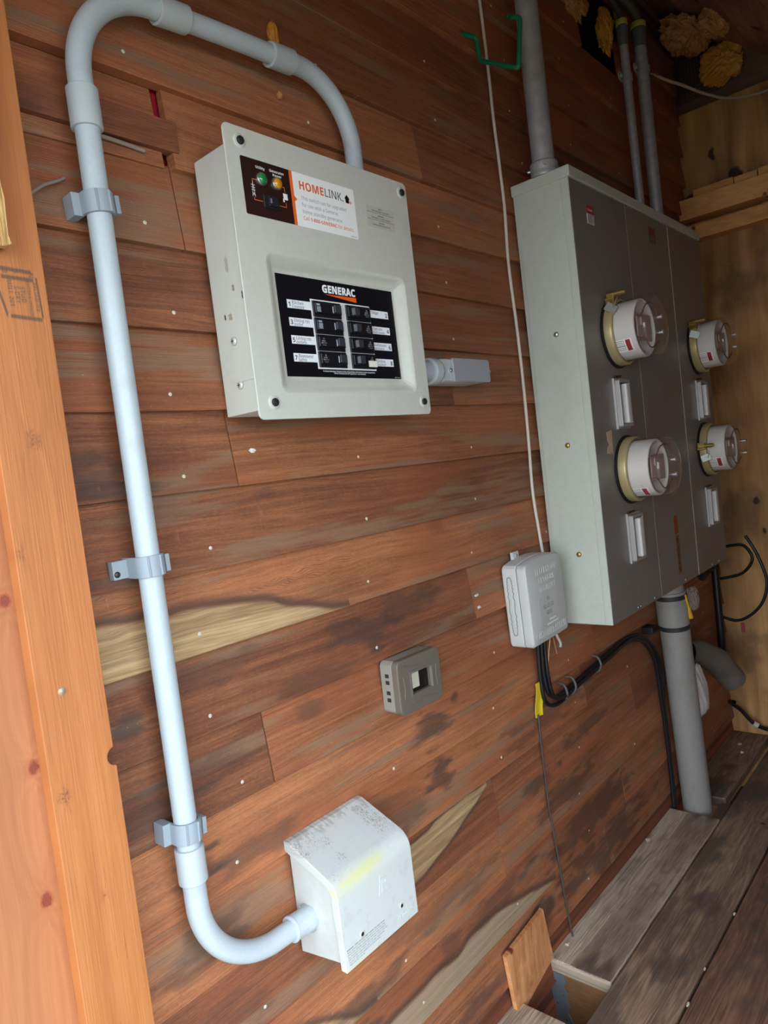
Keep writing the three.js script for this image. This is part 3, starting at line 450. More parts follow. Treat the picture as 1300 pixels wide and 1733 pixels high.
    [['2', 'Fridge', ''], ['4', 'Upstairs', 'bedrooms'], ['6', 'Bathroom', 'upstairs'], ['8', 'Kitchen', 'Counter']].forEach(([n, a, b], i) => strip(1.0595, 1.115, 1.6945 - i * 0.0316, n, a, b, false));
    c.fillStyle = '#f2f2f0'; c.fillRect(PX(0.9025), PY(1.7005), (1.0605 - 0.9025) * s, (1.7005 - 1.5755) * s); c.fillStyle = '#d7d8d4'; c.fillRect(PX(0.9045), PY(1.6985), (1.0585 - 0.9045) * s, (1.6985 - 1.5775) * s);
    c.fillStyle = '#dcdde0'; c.font = 'bold 20px sans-serif'; c.textAlign = 'center'; c.fillText('To Reset Breaker: Rotate to the off position and rotate to the on position.', PX(0.985), PY(1.5706)); c.fillText('When finished all OFF positions. See manual.', PX(0.985), PY(1.5672)); c.font = '14px sans-serif'; c.textAlign = 'right'; c.fillText('0J9076A Rev A', w - 10, h - 8);
  });
  mesh('breaker_panel_label', planarUV(box(iw[0], iw[1], iw[2], iw[3], zi + 0.0003, zi + 0.0008), iw[0], iw[1], iw[2], iw[3]), flat(bl, 0.3), t);
  const bm = mat('#14151a', 0.35), hm = mat('#34343a', 0.4), ink = mat('#8d939c', 0.5);
  for (let r = 0; r < 4; r++) for (let k = 0; k < 2; k++) {
    const y1 = 1.6975 - r * 0.0301, y0 = y1 - 0.0288, x0 = k ? 0.992 : 0.9065, x1 = k ? 1.0575 : 0.977, zb = zi + 0.0008;
    const b = mesh('breaker', merge([rbox(x0, x1, y0, y1, zb - 0.01, zb + 0.003, 0.001), rbox(x0 + 0.002, x1 - 0.002, y0 + 0.006, y1 - 0.004, zb, zb + 0.0065, 0.0012)]), bm, t);
    const hx = k ? x0 + 0.022 : x1 - 0.018;
    mesh('toggle', DEF(rbox(k ? hx - 0.012 : hx - 0.004, k ? hx + 0.002 : hx + 0.013, y0 + 0.0085, y1 - 0.006, zb + 0.004, zb + 0.0125, 0.0012), (x, y, z) => [x + (z > zb + 0.008 ? (k ? 0.003 : -0.003) : 0), y, z]), hm, b);
    mesh('toggle_mark', rbox(k ? hx + 0.003 : hx - 0.0075, k ? hx + 0.0048 : hx - 0.0058, y0 + 0.0085, y1 - 0.008, zb + 0.006, zb + 0.0072, 0.0003), mat('#b9bdc2', 0.4), b);
    const px = k ? x1 - 0.022 : x0 + 0.004, pt = canvasTex(192, 160, (c, w, h) => { c.fillStyle = '#14151a'; c.fillRect(0, 0, w, h); c.fillStyle = '#a9afb6'; if (!k && r < 2) { c.fillRect(6, 8, 92, 30); c.fillStyle = '#8b9097'; c.fillRect(6, 52, 108, 96); } else { c.font = 'bold 38px sans-serif'; c.fillText(k ? 'UL' : '15', 70, 44); c.font = 'bold 30px sans-serif'; c.fillText('LISTED', 30, 80); c.fillText('10kA', 8, 114); c.font = '22px sans-serif'; c.fillText('120/240V', 76, 112); c.fillText('TYPE HOM', 40, 148); } });
    mesh('printed_label', planarUV(box(px, px + 0.018, y0 + 0.007, y1 - 0.005, zb + 0.0064, zb + 0.0068), px, px + 0.018, y0 + 0.007, y1 - 0.005), flat(pt, 0.4), b);
    if (k && r === 3) mesh('paper_sticker', rbox(x1 - 0.025, x1 - 0.001, y0 + 0.003, y0 + 0.015, zb + 0.0068, zb + 0.0074, 0.0002), mat('#e7e6d2', 0.7), b);
  }
  // left side: knockout cover and screws, scuffs
  const kz0 = 0.018, kz1 = 0.09, ky = [1.556, 1.611]; const ks = new THREE.Shape(); const kr = (ky[1] - ky[0]) / 2; ks.moveTo(kz1, ky[0]); ks.lineTo(kz1, ky[1]); ks.lineTo(kz0 + kr, ky[1]); ks.absarc(kz0 + kr, ky[0] + kr, kr, Math.PI / 2, Math.PI * 1.5, false); ks.closePath();
  mesh('knockout_cover', ext(ks, 0.0012, 0.0006).rotateY(-Math.PI / 2).translate(X[0], 0, 0), M.boxGrey, t);
  for (const [y, z] of [[1.624, 0.046], [1.551, 0.048]]) { const s = mesh('side_screw', screwZ(0.0075, 0.0042), mat('#c9ccc4', 0.4, { metalness: 0.3 }), t); s.rotation.y = -Math.PI / 2; s.position.set(X[0], y, z); mesh('slot', merge([box(-0.0035, 0.0035, -0.0007, 0.0007, 0.0034, 0.0044), box(-0.0007, 0.0007, -0.0035, 0.0035, 0.0034, 0.0044)]), M.darkSteel, s); }
  for (const [y, z, ry, rz, c] of [[1.667, 0.031, 0.005, 0.002, '#2c2c2e'], [1.665, 0.045, 0.006, 0.005, '#a49684'], [1.709, 0.062, 0.006, 0.003, '#8f8678'], [1.693, 0.083, 0.007, 0.0018, '#3a3a3c'], [1.75, 0.052, 0.014, 0.004, '#a9a79c']]) { const g = new THREE.CircleGeometry(1, 14); DEF(g, (x, y2, z2) => { const k = 1 + (hash(Math.round(x * 90), Math.round(y2 * 90), 5) - 0.5) * 0.7; return [x * rz * k, y2 * ry * k, 0]; }); const s = mesh('paint_chip', g, mat(c, 0.8), t); s.rotation.y = -Math.PI / 2; s.position.set(X[0] - 0.0004, y, z); }
}
// elbow fitting and threaded nipple on its right side
{
  const t = thing('elbow_access_fitting', 'grey elbow fitting with a screwed cover on the right of the transfer switch', 'conduit fitting');
  const y = 1.586, z = 0.045;
  const thread = []; for (let i = 0; i <= 44; i++) thread.push([0.0222 + (i % 2 ? 0.0018 : 0), i * 0.0022]);
  mesh('threaded_nipple', lathe([[0.018, 0], ...thread, [0.018, 0.097]], 28).rotateZ(-Math.PI / 2).translate(1.186, y, z), mat('#b3b9c0', 0.4), t);
  mesh('collar', lathe([[0.02, 0], [0.029, 0], [0.030, 0.002], [0.030, 0.022], [0.0285, 0.028], [0.02, 0.03]], 28).rotateZ(-Math.PI / 2).translate(1.275, y, z), M.coupling, t);
  const b = mesh('body', loft([loop(1.30, 1.488, y - 0.024, y + 0.026, 0.012, 0.0), loop(1.30, 1.488, y - 0.025, y + 0.027, 0.01, 0.06), loop(1.302, 1.486, y - 0.023, y + 0.025, 0.01, 0.066)], true, true), M.coupling, t);
  const cv = mesh('cover_plate', loft([loop(1.335, 1.487, y - 0.026, y + 0.028, 0.006, 0.066), loop(1.335, 1.487, y - 0.026, y + 0.028, 0.006, 0.072), loop(1.337, 1.485, y - 0.024, y + 0.026, 0.005, 0.074)], true, true), mat('#9b9ca0', 0.5), t);
  for (const x of [1.331, 1.490]) { const s = mesh('screw', screwZ(0.0045, 0.004), M.steel, t); s.position.set(x, y, 0.069); mesh('screw_boss', rod([x, y, 0.02], [x, y, 0.069], 0.006, 14), M.coupling, t); }
}

// ------------------------------------------------------------------ power inlet box
{
  const t = thing('power_inlet_box', 'white hooded power inlet box low on the siding', 'inlet box');
  const x0 = 0.752, x1 = 0.947;
  const outer = [[0.0, 0.745], [0.010, 0.7445]]; const cz = 0.0868, cy = 0.673, r = 0.036; // slope then rounded nose then front
  for (let i = 0; i <= 10; i++) { const a = (72 - 72 * i / 10) * Math.PI / 180; outer.push([cz + r * Math.cos(a), cy + r * Math.sin(a)]); }
  outer.push([0.1228, 0.549]);
  const inner = [[0.113, 0.549], [0.1095, 0.668]]; for (let i = 0; i <= 8; i++) { const a = (72 * i / 8) * Math.PI / 180; inner.push([cz + (r - 0.012) * Math.cos(a), cy + (r - 0.012) * Math.sin(a)]); } inner.push([0.0, 0.729]);
  const side = (pts, xa, xb, bev) => { const g = ext(poly(pts.map(([z, y]) => [-z, y])), xb - xa - 2 * bev, bev, { curveSegments: 8 }); return g.rotateY(Math.PI / 2).translate(xa + bev, 0, 0); }; // shape (-z, y) swept along x
  const cg = side([...outer, ...inner], x0, x1, 0.0016); // hood shell
  { // u over x, v over the unrolled height
    planarUV(cg, x0, x1, 0.54, 0.75); }
  const hoodTex = dataTex(768, 768, (u, v) => {
    const x = x0 + u * (x1 - x0), y = 0.54 + v * 0.21; let c = [200, 204, 199];
    const top = smooth(0.694, 0.704, y);
    const n = fbm(x * 900, y * 1400, 331, 2), m = fbm(x * 26, y * 60, 332, 4); c = mix3(c, [120, 112, 102], top * smooth(0.60, 0.72, n * 0.5 + m * 0.5) * 0.6);
    c = mix3(c, [186, 188, 184], smooth(0.6, 0.8, fbm(x * 60, y * 60, 333, 3)) * 0.5);
    const back = smooth(0.737, 0.742, y + (fbm(x * 90, y * 40, 334, 3) - 0.5) * 0.012); c = mix3(c, [150, 140, 124], back * 0.45 * smooth(0.4, 0.6, fbm(x * 200, y * 200, 338, 2)));
    const yel = Math.exp(-Math.pow((y - 0.690 - 0.006 * (x - 0.8) / 0.1) / 0.010, 2)) * smooth(0.90, 0.84, x + (fbm(x * 60, y * 60, 335, 3) - 0.5) * 0.03) * smooth(0.3, 0.5, fbm(x * 24, y * 70, 336, 3) + 0.1); c = mix3(c, [208, 204, 140], yel * 0.75);
    const yb = smooth(0.559, 0.552, y) * smooth(0.86, 0.76, x); c = mix3(c, [214, 208, 160], yb * 0.5);
    if (hash(Math.floor(u * 400), Math.floor(v * 400), 337) < 0.003) c = mix3(c, [130, 126, 118], 0.5);
    return c;
  });
  const cover = mesh('hood_cover', cg, flat(hoodTex, 0.48), t);
  mesh('body', side([[0, 0.728], [0.085, 0.692], [0.108, 0.668], [0.112, 0.556], [0.10, 0.552], [0.0, 0.536]], 0.762, 0.938, 0.001), M.white, t);
  for (const [x, y] of [[0.7985, 0.591], [0.904, 0.583]]) { const s = mesh('cover_screw', latheZ([[0.0058, 0], [0.0058, 0.001], [0.0042, 0.0016], [0.004, 0.0006], [0.0001, 0.0006]], 18), M.boxGrey, cover); s.position.set(x, y, 0.1243); mesh('screw_recess', latheZ([[0.0036, 0.0009], [0.0022, 0.0014], [0.0001, 0.0016]], 12), M.darkSteel, s); }
  // moulded emblem: a square R with a slash, and a small moulded name along the lower right
  const em = [text3('R', 0.026, 0.0012).translate(0.868, 0.633, 0.1241)]; em.push(ext(poly([[0.850, 0.630], [0.8515, 0.630], [0.858, 0.664], [0.8562, 0.664]]), 0.0012).translate(0, 0, 0.1241), ext(poly([[0.850, 0.630], [0.884, 0.630], [0.884, 0.6312], [0.850, 0.6312]]), 0.0010).translate(0, 0, 0.1241));
  mesh('moulded_emblem', merge(em), mat('#c8ccc7', 0.45), cover);
  mesh('moulded_name', text3('reliance', 0.009, 0.001).translate(0.914, 0.5615, 0.1241), mat('#c8ccc7', 0.45), cover);
  const wl = canvasTex(1024, 380, (c, w, h) => { c.fillStyle = '#c8ccc7'; c.fillRect(0, 0, w, h); c.fillStyle = '#2d3a48'; const L = ['DANGER - RISK OF ELECTRIC SHOCK. DO NOT PLUG', 'INTO GENERATOR WHEN THE SWITCH IS IN THE LINE', 'POSITION. BEFORE ACCESSING WIRING DISCONNECT', 'ALL SOURCES OF POWER. FOR USE ONLY WITH 125/250', 'VOLT RATED CORD SETS AND A 50 AMP MAXIMUM', 'OUTLET. NOT FOR CURRENT INTERRUPTING.', 'ENCLOSURE TYPE 3R']; L.forEach((s, i) => { c.font = (i ? '' : 'bold ') + '38px sans-serif'; c.save(); c.translate(8 + i * 5, 42 + i * 52); const mw = c.measureText(s).width; c.scale(Math.min(1, (w - 60) / mw), 1); c.fillText(s, 0, 0); c.restore(); }); });
  mesh('warning_print', planarUV(box(0.757, 0.866, 0.5535, 0.586, 0.1236, 0.12475), 0.757, 0.866, 0.5535, 0.586), flat(wl, 0.5), cover);
}

// ------------------------------------------------------------------ brown instrument box
{
  const t = thing('brown_instrument_box', 'small brown plastic box with a display window below the transfer switch', 'instrument');
  t.position.set(1.128, 0.929, -0.004); t.rotation.z = -0.015;
  const bm = mat('#6a6257', 0.42), w = 0.070, h = 0.056;
  mesh('back_shell', loft([loop(-w, w, -h, h, 0.012, 0), loop(-w, w, -h, h, 0.012, 0.030), loop(-w + 0.0012, w - 0.0012, -h + 0.0012, h - 0.0012, 0.011, 0.0315)], true, true), mat('#8f8a80', 0.4), t);
  const fs = rrect(-w + 0.001, w - 0.001, -h + 0.001, h - 0.001, 0.012); fs.holes.push(new THREE.Path(rrect(-0.030, 0.040, -0.024, 0.024, 0.004).getPoints(6)));
  const fr = mesh('front_shell', ext(fs, 0.012, 0.0025).translate(0, 0, 0.034), bm, t);
  mesh('window_frame', (() => { const s = rrect(-0.034, 0.044, -0.028, 0.028, 0.005); s.holes.push(new THREE.Path(rrect(-0.030, 0.040, -0.024, 0.024, 0.004).getPoints(6))); return ext(s, 0.001, 0.0004).translate(0, 0, 0.0485); })(), bm, fr);
  for (const s of [-1, 1]) { const g = tube([[-0.052, s * 0.044, 0.0488], [0, s * 0.035, 0.0488], [0.052, s * 0.044, 0.0488]], 0.0016, 20, 6); mesh('moulded_rib', g, bm, fr); }
  for (const s of [-1, 1]) mesh('grip_recess', tube([[s * 0.056, 0.022, 0.0487], [s * 0.053, 0.0, 0.0487], [s * 0.056, -0.024, 0.0487]], 0.0012, 16, 6), bm, fr);
  mesh('inner_plate', box(-0.031, 0.041, -0.025, 0.025, 0.036, 0.0375), mat('#0f1418', 0.3), t);
  mesh('paper_dial', rbox(-0.029, 0.006, -0.014, 0.022, 0.0375, 0.039, 0.0004), mat('#cfcfb4', 0.7), t);
  mesh('window_pane', box(-0.030, 0.040, -0.024, 0.024, 0.0435, 0.0445), M.glass, t);
  for (const y of [0.026, 0.012, -0.010, -0.025]) mesh('vent_slot', box(-w - 0.0004, -w + 0.002, y - 0.004, y + 0.004, 0.012, 0.022), mat('#26221e', 0.7), t);
  mesh('cable_stub', rod([0.043, -h - 0.007, 0.012], [0.043, -h + 0.002, 0.012], 0.006, 14), M.blackRubber, t);
}

// ------------------------------------------------------------------ telephone box, its cables
{
  const t = thing('telephone_box', 'grey telephone network box with moulded lettering beside the meter cabinet', 'telephone box', [1.652, 0.993, 0]);
  t.rotation.z = 0.035; const pg = mat('#b9b8b4', 0.5), pg2 = mat('#c3c3be', 0.5), w = 0.097, h = 0.110;
  const archLoop = (k, z, top = 0.012) => { const p = []; for (const q of loop(-w + k, w - k, -h + k, h - k, 0.010, z, 5)) p.push([q[0], q[1] > 0 ? q[1] + top * (1 - Math.pow(q[0] / w, 2)) * (q[1] / h) - 0.006 : q[1], z]); return p; };
  const dense = (k, z) => { const p = [], n = 44; const L = archLoop(k, z); const out = []; for (let i = 0; i < L.length; i++) { const a = L[i], b = L[(i + 1) % L.length], d = Math.hypot(a[0] - b[0], a[1] - b[1]); const m = d > 0.05 ? 12 : 1; for (let j = 0; j < m; j++) { const f = j / m; let x = mix(a[0], b[0], f), y = mix(a[1], b[1], f); if (a[1] > h * 0.6 && b[1] > h * 0.6 && m > 1) { const e = (x) => h - k + 0.012 * (1 - Math.pow(x / w, 2)) - 0.006; y = e(x); } out.push([x, y, z]); } } return out; };
  mesh('back_shell', loft([dense(0.003, 0.0), dense(0.0, 0.004), dense(0.0, 0.040), dense(0.002, 0.042)], true, true), pg2, t);
  const cov = mesh('cover', loft([dense(0.002, 0.044), dense(0.0, 0.046), dense(0.0, 0.064), dense(0.004, 0.070), dense(0.012, 0.0725)], true, true), pg, t);
  const lm = mat('#bdbcb8', 0.45), lines = [['TELEPHONE', 0.017, 0.070], ['NETWORK', 0.015, 0.047], ['INTERFACE', 0.014, 0.024]];
  for (const [s, size, y] of lines) { const g = text3(s, size, 0.0012); g.scale(0.86, 1, 1); mesh('moulded_lettering', g.translate(0.004, y, 0.0722), lm, cov); }
  { const g = text3('CUSTOMER ACCESS', 0.0125, 0.0012).scale(1.05, 1.5, 1); mesh('moulded_lettering', g.translate(0.0, -0.094, 0.0722), lm, cov); }
  const hand = canvasTex(512, 300, (c, W, H) => { c.fillStyle = '#b9b8b4'; c.fillRect(0, 0, W, H); c.fillStyle = '#33333a'; c.font = '78px serif'; c.textAlign = 'center'; c.fillText('#5', W * 0.52, 76); c.font = '74px serif'; c.fillText('62-21-51', W * 0.5, 170); c.fillText('6831', W * 0.5, 262); });
  mesh('hand_lettering', planarUV(box(-0.050, 0.046, -0.048, 0.010, 0.0720, 0.0727), -0.050, 0.046, -0.048, 0.010), flat(hand, 0.5), cov);
  for (const [y, a, b] of [[-0.056, -0.004, 0.028], [-0.066, -0.020, 0.040]]) mesh('maker_print', box(a, b, y - 0.0018, y + 0.0018, 0.0722, 0.0729), mat('#e8e8e4', 0.5), cov);
  { // scalloped ring of moulded links on the left side
    const pts = []; for (let i = 0; i <= 140; i++) { const a = i / 140 * Math.PI * 2, s = 0.0013 * Math.sin(a * 34); const yy = Math.sign(Math.sin(a)) * Math.pow(Math.abs(Math.sin(a)), 0.55) * (0.077 + s), zz = 0.021 + Math.sign(Math.cos(a)) * Math.pow(Math.abs(Math.cos(a)), 0.45) * (0.0078 + s); pts.push([-w - 0.0006, yy, zz]); }
    mesh('moulded_link_ring', tube(pts, 0.0008, 200, 5), mat('#6c6a66', 0.6), t); mesh('moulded_slot', tube([[-w - 0.0004, 0.066, 0.021], [-w - 0.0004, -0.066, 0.021]], 0.0022, 10, 8), pg2, t);
  }
  const tabS = mesh('mounting_tab', rbox(-0.045, -0.016, h - 0.008, h + 0.022, 0.001, 0.010, 0.001), pg2, t); const sc = mesh('screw', screwZ(0.0045, 0.003), M.steel, tabS); sc.position.set(-0.028, h + 0.012, 0.0095);
}
solo('white_wire', tube([[1.744, 2.62, 0.006], [1.749, 2.5, 0.006], [1.752, 2.38, 0.006], [1.751, 2.30, 0.006], [1.757, 2.16, 0.006], [1.756, 2.05, 0.008], [1.749, 1.905, 0.006], [1.756, 1.70, 0.007], [1.759, 1.536, 0.006], [1.754, 1.40, 0.006], [1.744, 1.27, 0.008], [1.755, 1.16, 0.008], [1.747, 1.06, 0.020]], 0.0042, 160, 10), mat('#cfc4b6', 0.55), 'thin off-white wire running down the siding to the telephone box', 'wire');
{
  const bk = mat('#151517', 0.45);
  const paths = [
    [[1.655, 0.90, 0.028], [1.660, 0.83, 0.020], [1.665, 0.76, 0.016], [1.678, 0.695, 0.016], [1.735, 0.668, 0.014], [1.853, 0.675, 0.012], [2.084, 0.694, 0.012], [2.26, 0.706, 0.012], [2.36, 0.686, 0.016], [2.46, 0.585, 0.016], [2.50, 0.42, 0.012], [2.525, 0.2, 0.009], [2.528, 0.012, 0.009]],
    [[1.667, 0.90, 0.030], [1.672, 0.83, 0.024], [1.678, 0.77, 0.020], [1.694, 0.712, 0.020], [1.745, 0.690, 0.016], [1.853, 0.694, 0.014], [2.084, 0.712, 0.012], [2.26, 0.722, 0.012], [2.37, 0.70, 0.018], [2.475, 0.60, 0.02], [2.515, 0.45, 0.014], [2.54, 0.2, 0.009], [2.544, 0.012, 0.009]],
    [[1.680, 0.90, 0.032], [1.684, 0.83, 0.028], [1.690, 0.76, 0.026], [1.712, 0.70, 0.024], [1.77, 0.679, 0.020], [1.87, 0.684, 0.016], [2.084, 0.704, 0.018], [2.28, 0.714, 0.018], [2.38, 0.69, 0.024], [2.48, 0.59, 0.028], [2.51, 0.50, 0.022], [2.53, 0.40, 0.008]]];
  ['innermost against the siding', 'uppermost of the three', 'standing proudest of the siding'].forEach((s, i) => solo('black_cable', tube(paths[i], 0.0058, 120, 9), bk, 'black cable from the telephone box along the siding, ' + s, 'cable', 'black cables below the telephone box'));
  for (const [x, y, i] of [[1.79, 0.684, 0], [1.845, 0.687, 1], [2.02, 0.70, 2]]) solo('cable_staple', tube([[x, y - 0.024, -0.008], [x, y - 0.022, 0.012], [x, y, 0.0235], [x, y + 0.024, 0.014], [x, y + 0.027, -0.008]], 0.0038, 24, 6), mat('#5b5854', 0.6), ['grey cable staple nearest the bend below the telephone box', 'grey cable staple second from the bend below the telephone box', 'grey cable staple midway along the black cables'][i], 'staple');
  const tg = new THREE.BoxGeometry(0.032, 0.098, 0.0016, 4, 12, 1); DEF(tg, (x, y, z) => [x + (y + 0.05) * -0.10 + 0.004 * Math.sin(y * 40), y, z + 0.006 * Math.sin(y * 30) + (x > 0.01 ? 0.004 : 0)]);
  solo('yellow_tag', tg.translate(1.665, 0.707, 0.006), mat('#e3c92a', 0.55), 'yellow plastic tag hanging by the black cables', 'tag');
  solo('thin_dark_wire', tube([[1.654, 0.665, 0.003], [1.652, 0.58, 0.003], [1.655, 0.50, 0.003], [1.662, 0.40, 0.0], [1.671, 0.30, 0.003], [1.688, 0.16, 0.002], [1.70, 0.06, 0.003], [1.705, 0.0, 0.006]], 0.0028, 70, 7), mat('#4a443f', 0.6), 'thin dark wire running down the siding to the floor', 'wire');
  for (const [pts, s, c] of [[[[1.725, 0.895, 0.03], [1.712, 0.86, 0.03], [1.697, 0.825, 0.03], [1.690, 0.79, 0.028]], 'pale wire end angling left below the telephone box', '#c9a68a'], [[[1.728, 0.895, 0.032], [1.742, 0.862, 0.038], [1.752, 0.84, 0.04], [1.748, 0.832, 0.04]], 'looped white wire end below the telephone box', '#b9b6a8'], [[[1.727, 0.895, 0.03], [1.733, 0.86, 0.03], [1.74, 0.815, 0.032]], 'fine brown wire end hanging below the telephone box', '#9b6f55']]) solo('wire_end', tube(pts, c === '#b9b6a8' ? 0.004 : 0.0018, 20, 7), mat(c, 0.6), s, 'wire', 'loose wire ends');
}
// green coated hook screwed to the siding
function bentRod(pts, r, fillet) { // straight runs with small bends
  const P = pts.map((p) => V(...p)), path = new THREE.CurvePath(); let a = P[0];
  for (let i = 1; i < P.length - 1; i++) { const u = P[i - 1].clone().sub(P[i]).setLength(fillet).add(P[i]), w = P[i + 1].clone().sub(P[i]).setLength(fillet).add(P[i]); path.add(new THREE.LineCurve3(a, u)); path.add(new THREE.QuadraticBezierCurve3(u, P[i], w)); a = w; }
  path.add(new THREE.LineCurve3(a, P[P.length - 1])); return new THREE.TubeGeometry(path, 220, r, 12, false);
}
solo('green_hook', bentRod([[1.650, 2.476, -0.006], [1.698, 2.474, 0.012], [1.697, 2.413, 0.016], [1.646, 2.317, 0.15], [1.681, 2.450, 0.15], [1.641, 2.442, 0.14]], 0.0058, 0.012), mat('#127a52', 0.35), 'green coated bent rod hook beside the steel conduit', 'hook');

// ------------------------------------------------------------------ meter cabinet
const CX = [1.822, 2.882], CY = [0.882, 2.112], CZ = 0.168;
{
  const t = thing('meter_cabinet', 'large grey steel meter cabinet with four meter sockets', 'meter cabinet');
  const uvc = (g, f) => grainUV(g, 'y', 1.1, 1.1, f, f);
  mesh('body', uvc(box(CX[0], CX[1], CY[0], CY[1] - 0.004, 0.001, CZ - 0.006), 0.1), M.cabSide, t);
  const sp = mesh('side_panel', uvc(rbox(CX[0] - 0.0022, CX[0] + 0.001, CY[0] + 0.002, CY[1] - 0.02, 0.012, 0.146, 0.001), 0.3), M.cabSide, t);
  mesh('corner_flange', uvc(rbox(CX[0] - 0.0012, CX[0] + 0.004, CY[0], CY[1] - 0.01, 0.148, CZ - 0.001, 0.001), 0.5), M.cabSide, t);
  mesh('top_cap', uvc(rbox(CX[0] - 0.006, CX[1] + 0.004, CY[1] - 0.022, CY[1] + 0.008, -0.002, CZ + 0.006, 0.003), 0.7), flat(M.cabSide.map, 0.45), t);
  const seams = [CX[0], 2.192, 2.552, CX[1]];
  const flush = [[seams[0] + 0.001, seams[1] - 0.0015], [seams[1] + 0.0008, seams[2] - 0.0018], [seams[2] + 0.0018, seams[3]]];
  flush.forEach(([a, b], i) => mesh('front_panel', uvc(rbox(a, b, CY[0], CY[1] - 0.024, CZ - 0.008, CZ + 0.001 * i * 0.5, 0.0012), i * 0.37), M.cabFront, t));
  mesh('seam_strip', box(2.549, 2.5545, CY[0] + 0.002, CY[1] - 0.025, CZ - 0.004, CZ + 0.0022), mat('#8f8a84', 0.4), t);
  for (const [y] of [[1.692], [1.387], [1.081]]) { const s = mesh('side_screw', screwZ(0.0075, 0.005), y < 1.5 ? M.brass : M.steel, t); s.rotation.y = -Math.PI / 2; s.position.set(CX[0] - 0.002, y, 0.089); }
  for (const [x, y] of [[2.08, 2.092], [2.28, 2.092], [2.49, 2.09], [2.64, 2.09], [2.0, 0.892], [2.02, 0.892], [2.13, 0.892], [2.41, 0.892], [2.70, 0.892], [2.78, 0.892]]) { const s = mesh('panel_screw', screwZ(0.005, 0.004), M.steel, t); s.position.set(x, y, CZ); }
  const lab = (x0, x1, y0, y1, draw, w = 256, h = 256) => mesh('sticker', planarUV(box(x0, x1, y0, y1, CZ, CZ + 0.0012), x0, x1, y0, y1), flat(canvasTex(w, h, draw), 0.6), t);
  lab(1.915, 1.958, 1.985, 2.035, (c, w, h) => { c.fillStyle = '#c6bdb4'; c.fillRect(0, 0, w, h); c.fillStyle = '#a3262a'; c.fillRect(0, 0, w, h * 0.45); c.fillStyle = '#e8dcd4'; c.font = 'bold 44px sans-serif'; c.fillText('DANGER', 30, 76); c.fillStyle = '#555'; for (let i = 0; i < 6; i++) c.fillRect(20, 130 + i * 20, 200 - (i % 3) * 30, 7); }).userData.label = 'small red and white warning sticker';
  lab(2.37, 2.43, 2.005, 2.055, (c, w, h) => { c.fillStyle = '#6d5a54'; c.fillRect(0, 0, w, h); c.fillStyle = '#7c3a34'; c.fillRect(0, 0, w, h * 0.5); });
  mesh('paper_scrap', ext(poly([[1.900, 1.41], [1.935, 1.415], [1.932, 1.345], [1.912, 1.36], [1.915, 1.348], [1.895, 1.352], [1.896, 1.365], [1.912, 1.375], [1.902, 1.385]]), 0.0008).translate(0, 0, CZ), mat('#b59b7c', 0.8), t).userData.label = 'torn tan paper scrap';
  lab(2.35, 2.385, 1.055, 1.115, (c, w, h) => { c.fillStyle = '#8e3f18'; c.fillRect(0, 0, w, h); c.fillStyle = '#5e2a14'; c.font = 'bold 120px sans-serif'; c.fillText('31', 50, 160); });
  lab(2.355, 2.385, 0.925, 1.05, (c, w, h) => { c.fillStyle = '#6e4a2c'; c.fillRect(0, 0, w, h); c.fillStyle = '#4c3420'; for (let i = 0; i < 5; i++) c.fillRect(80, 20 + i * 50, 90, 26); });
  const pullM = mat('#a8a39e', 0.35, { metalness: 0.35 }), dk = mat('#2b2826', 0.5);
  for (const [x, y] of [[2.018, 1.488], [2.020, 1.098], [2.742, 1.492], [2.744, 1.103]]) { // breaker doors
    const d = mesh('breaker_cover', merge([rbox(x - 0.046, x + 0.046, y - 0.073, y + 0.073, CZ - 0.002, CZ + 0.006, 0.002), (() => { const s = rrect(x - 0.038, x + 0.038, y - 0.066, y + 0.066, 0.004); s.holes.push(new THREE.Path(rrect(x - 0.032, x + 0.032, y - 0.060, y + 0.060, 0.003).getPoints(4))); return ext(s, 0.012, 0.001).translate(0, 0, CZ + 0.005); })()]), pullM, t);
    mesh('recess', box(x - 0.032, x + 0.032, y - 0.060, y + 0.060, CZ + 0.005, CZ + 0.0075), dk, d);
    mesh('pull_bar', rbox(x - 0.010, x + 0.016, y - 0.058, y + 0.056, CZ + 0.007, CZ + 0.026, 0.005, 3), mat('#c9c5c0', 0.4), d);
    mesh('latch_pin', rod([x - 0.045, y + 0.076, CZ + 0.008], [x - 0.01, y + 0.078, CZ + 0.012], 0.003, 8), M.darkSteel, d);
  }
}
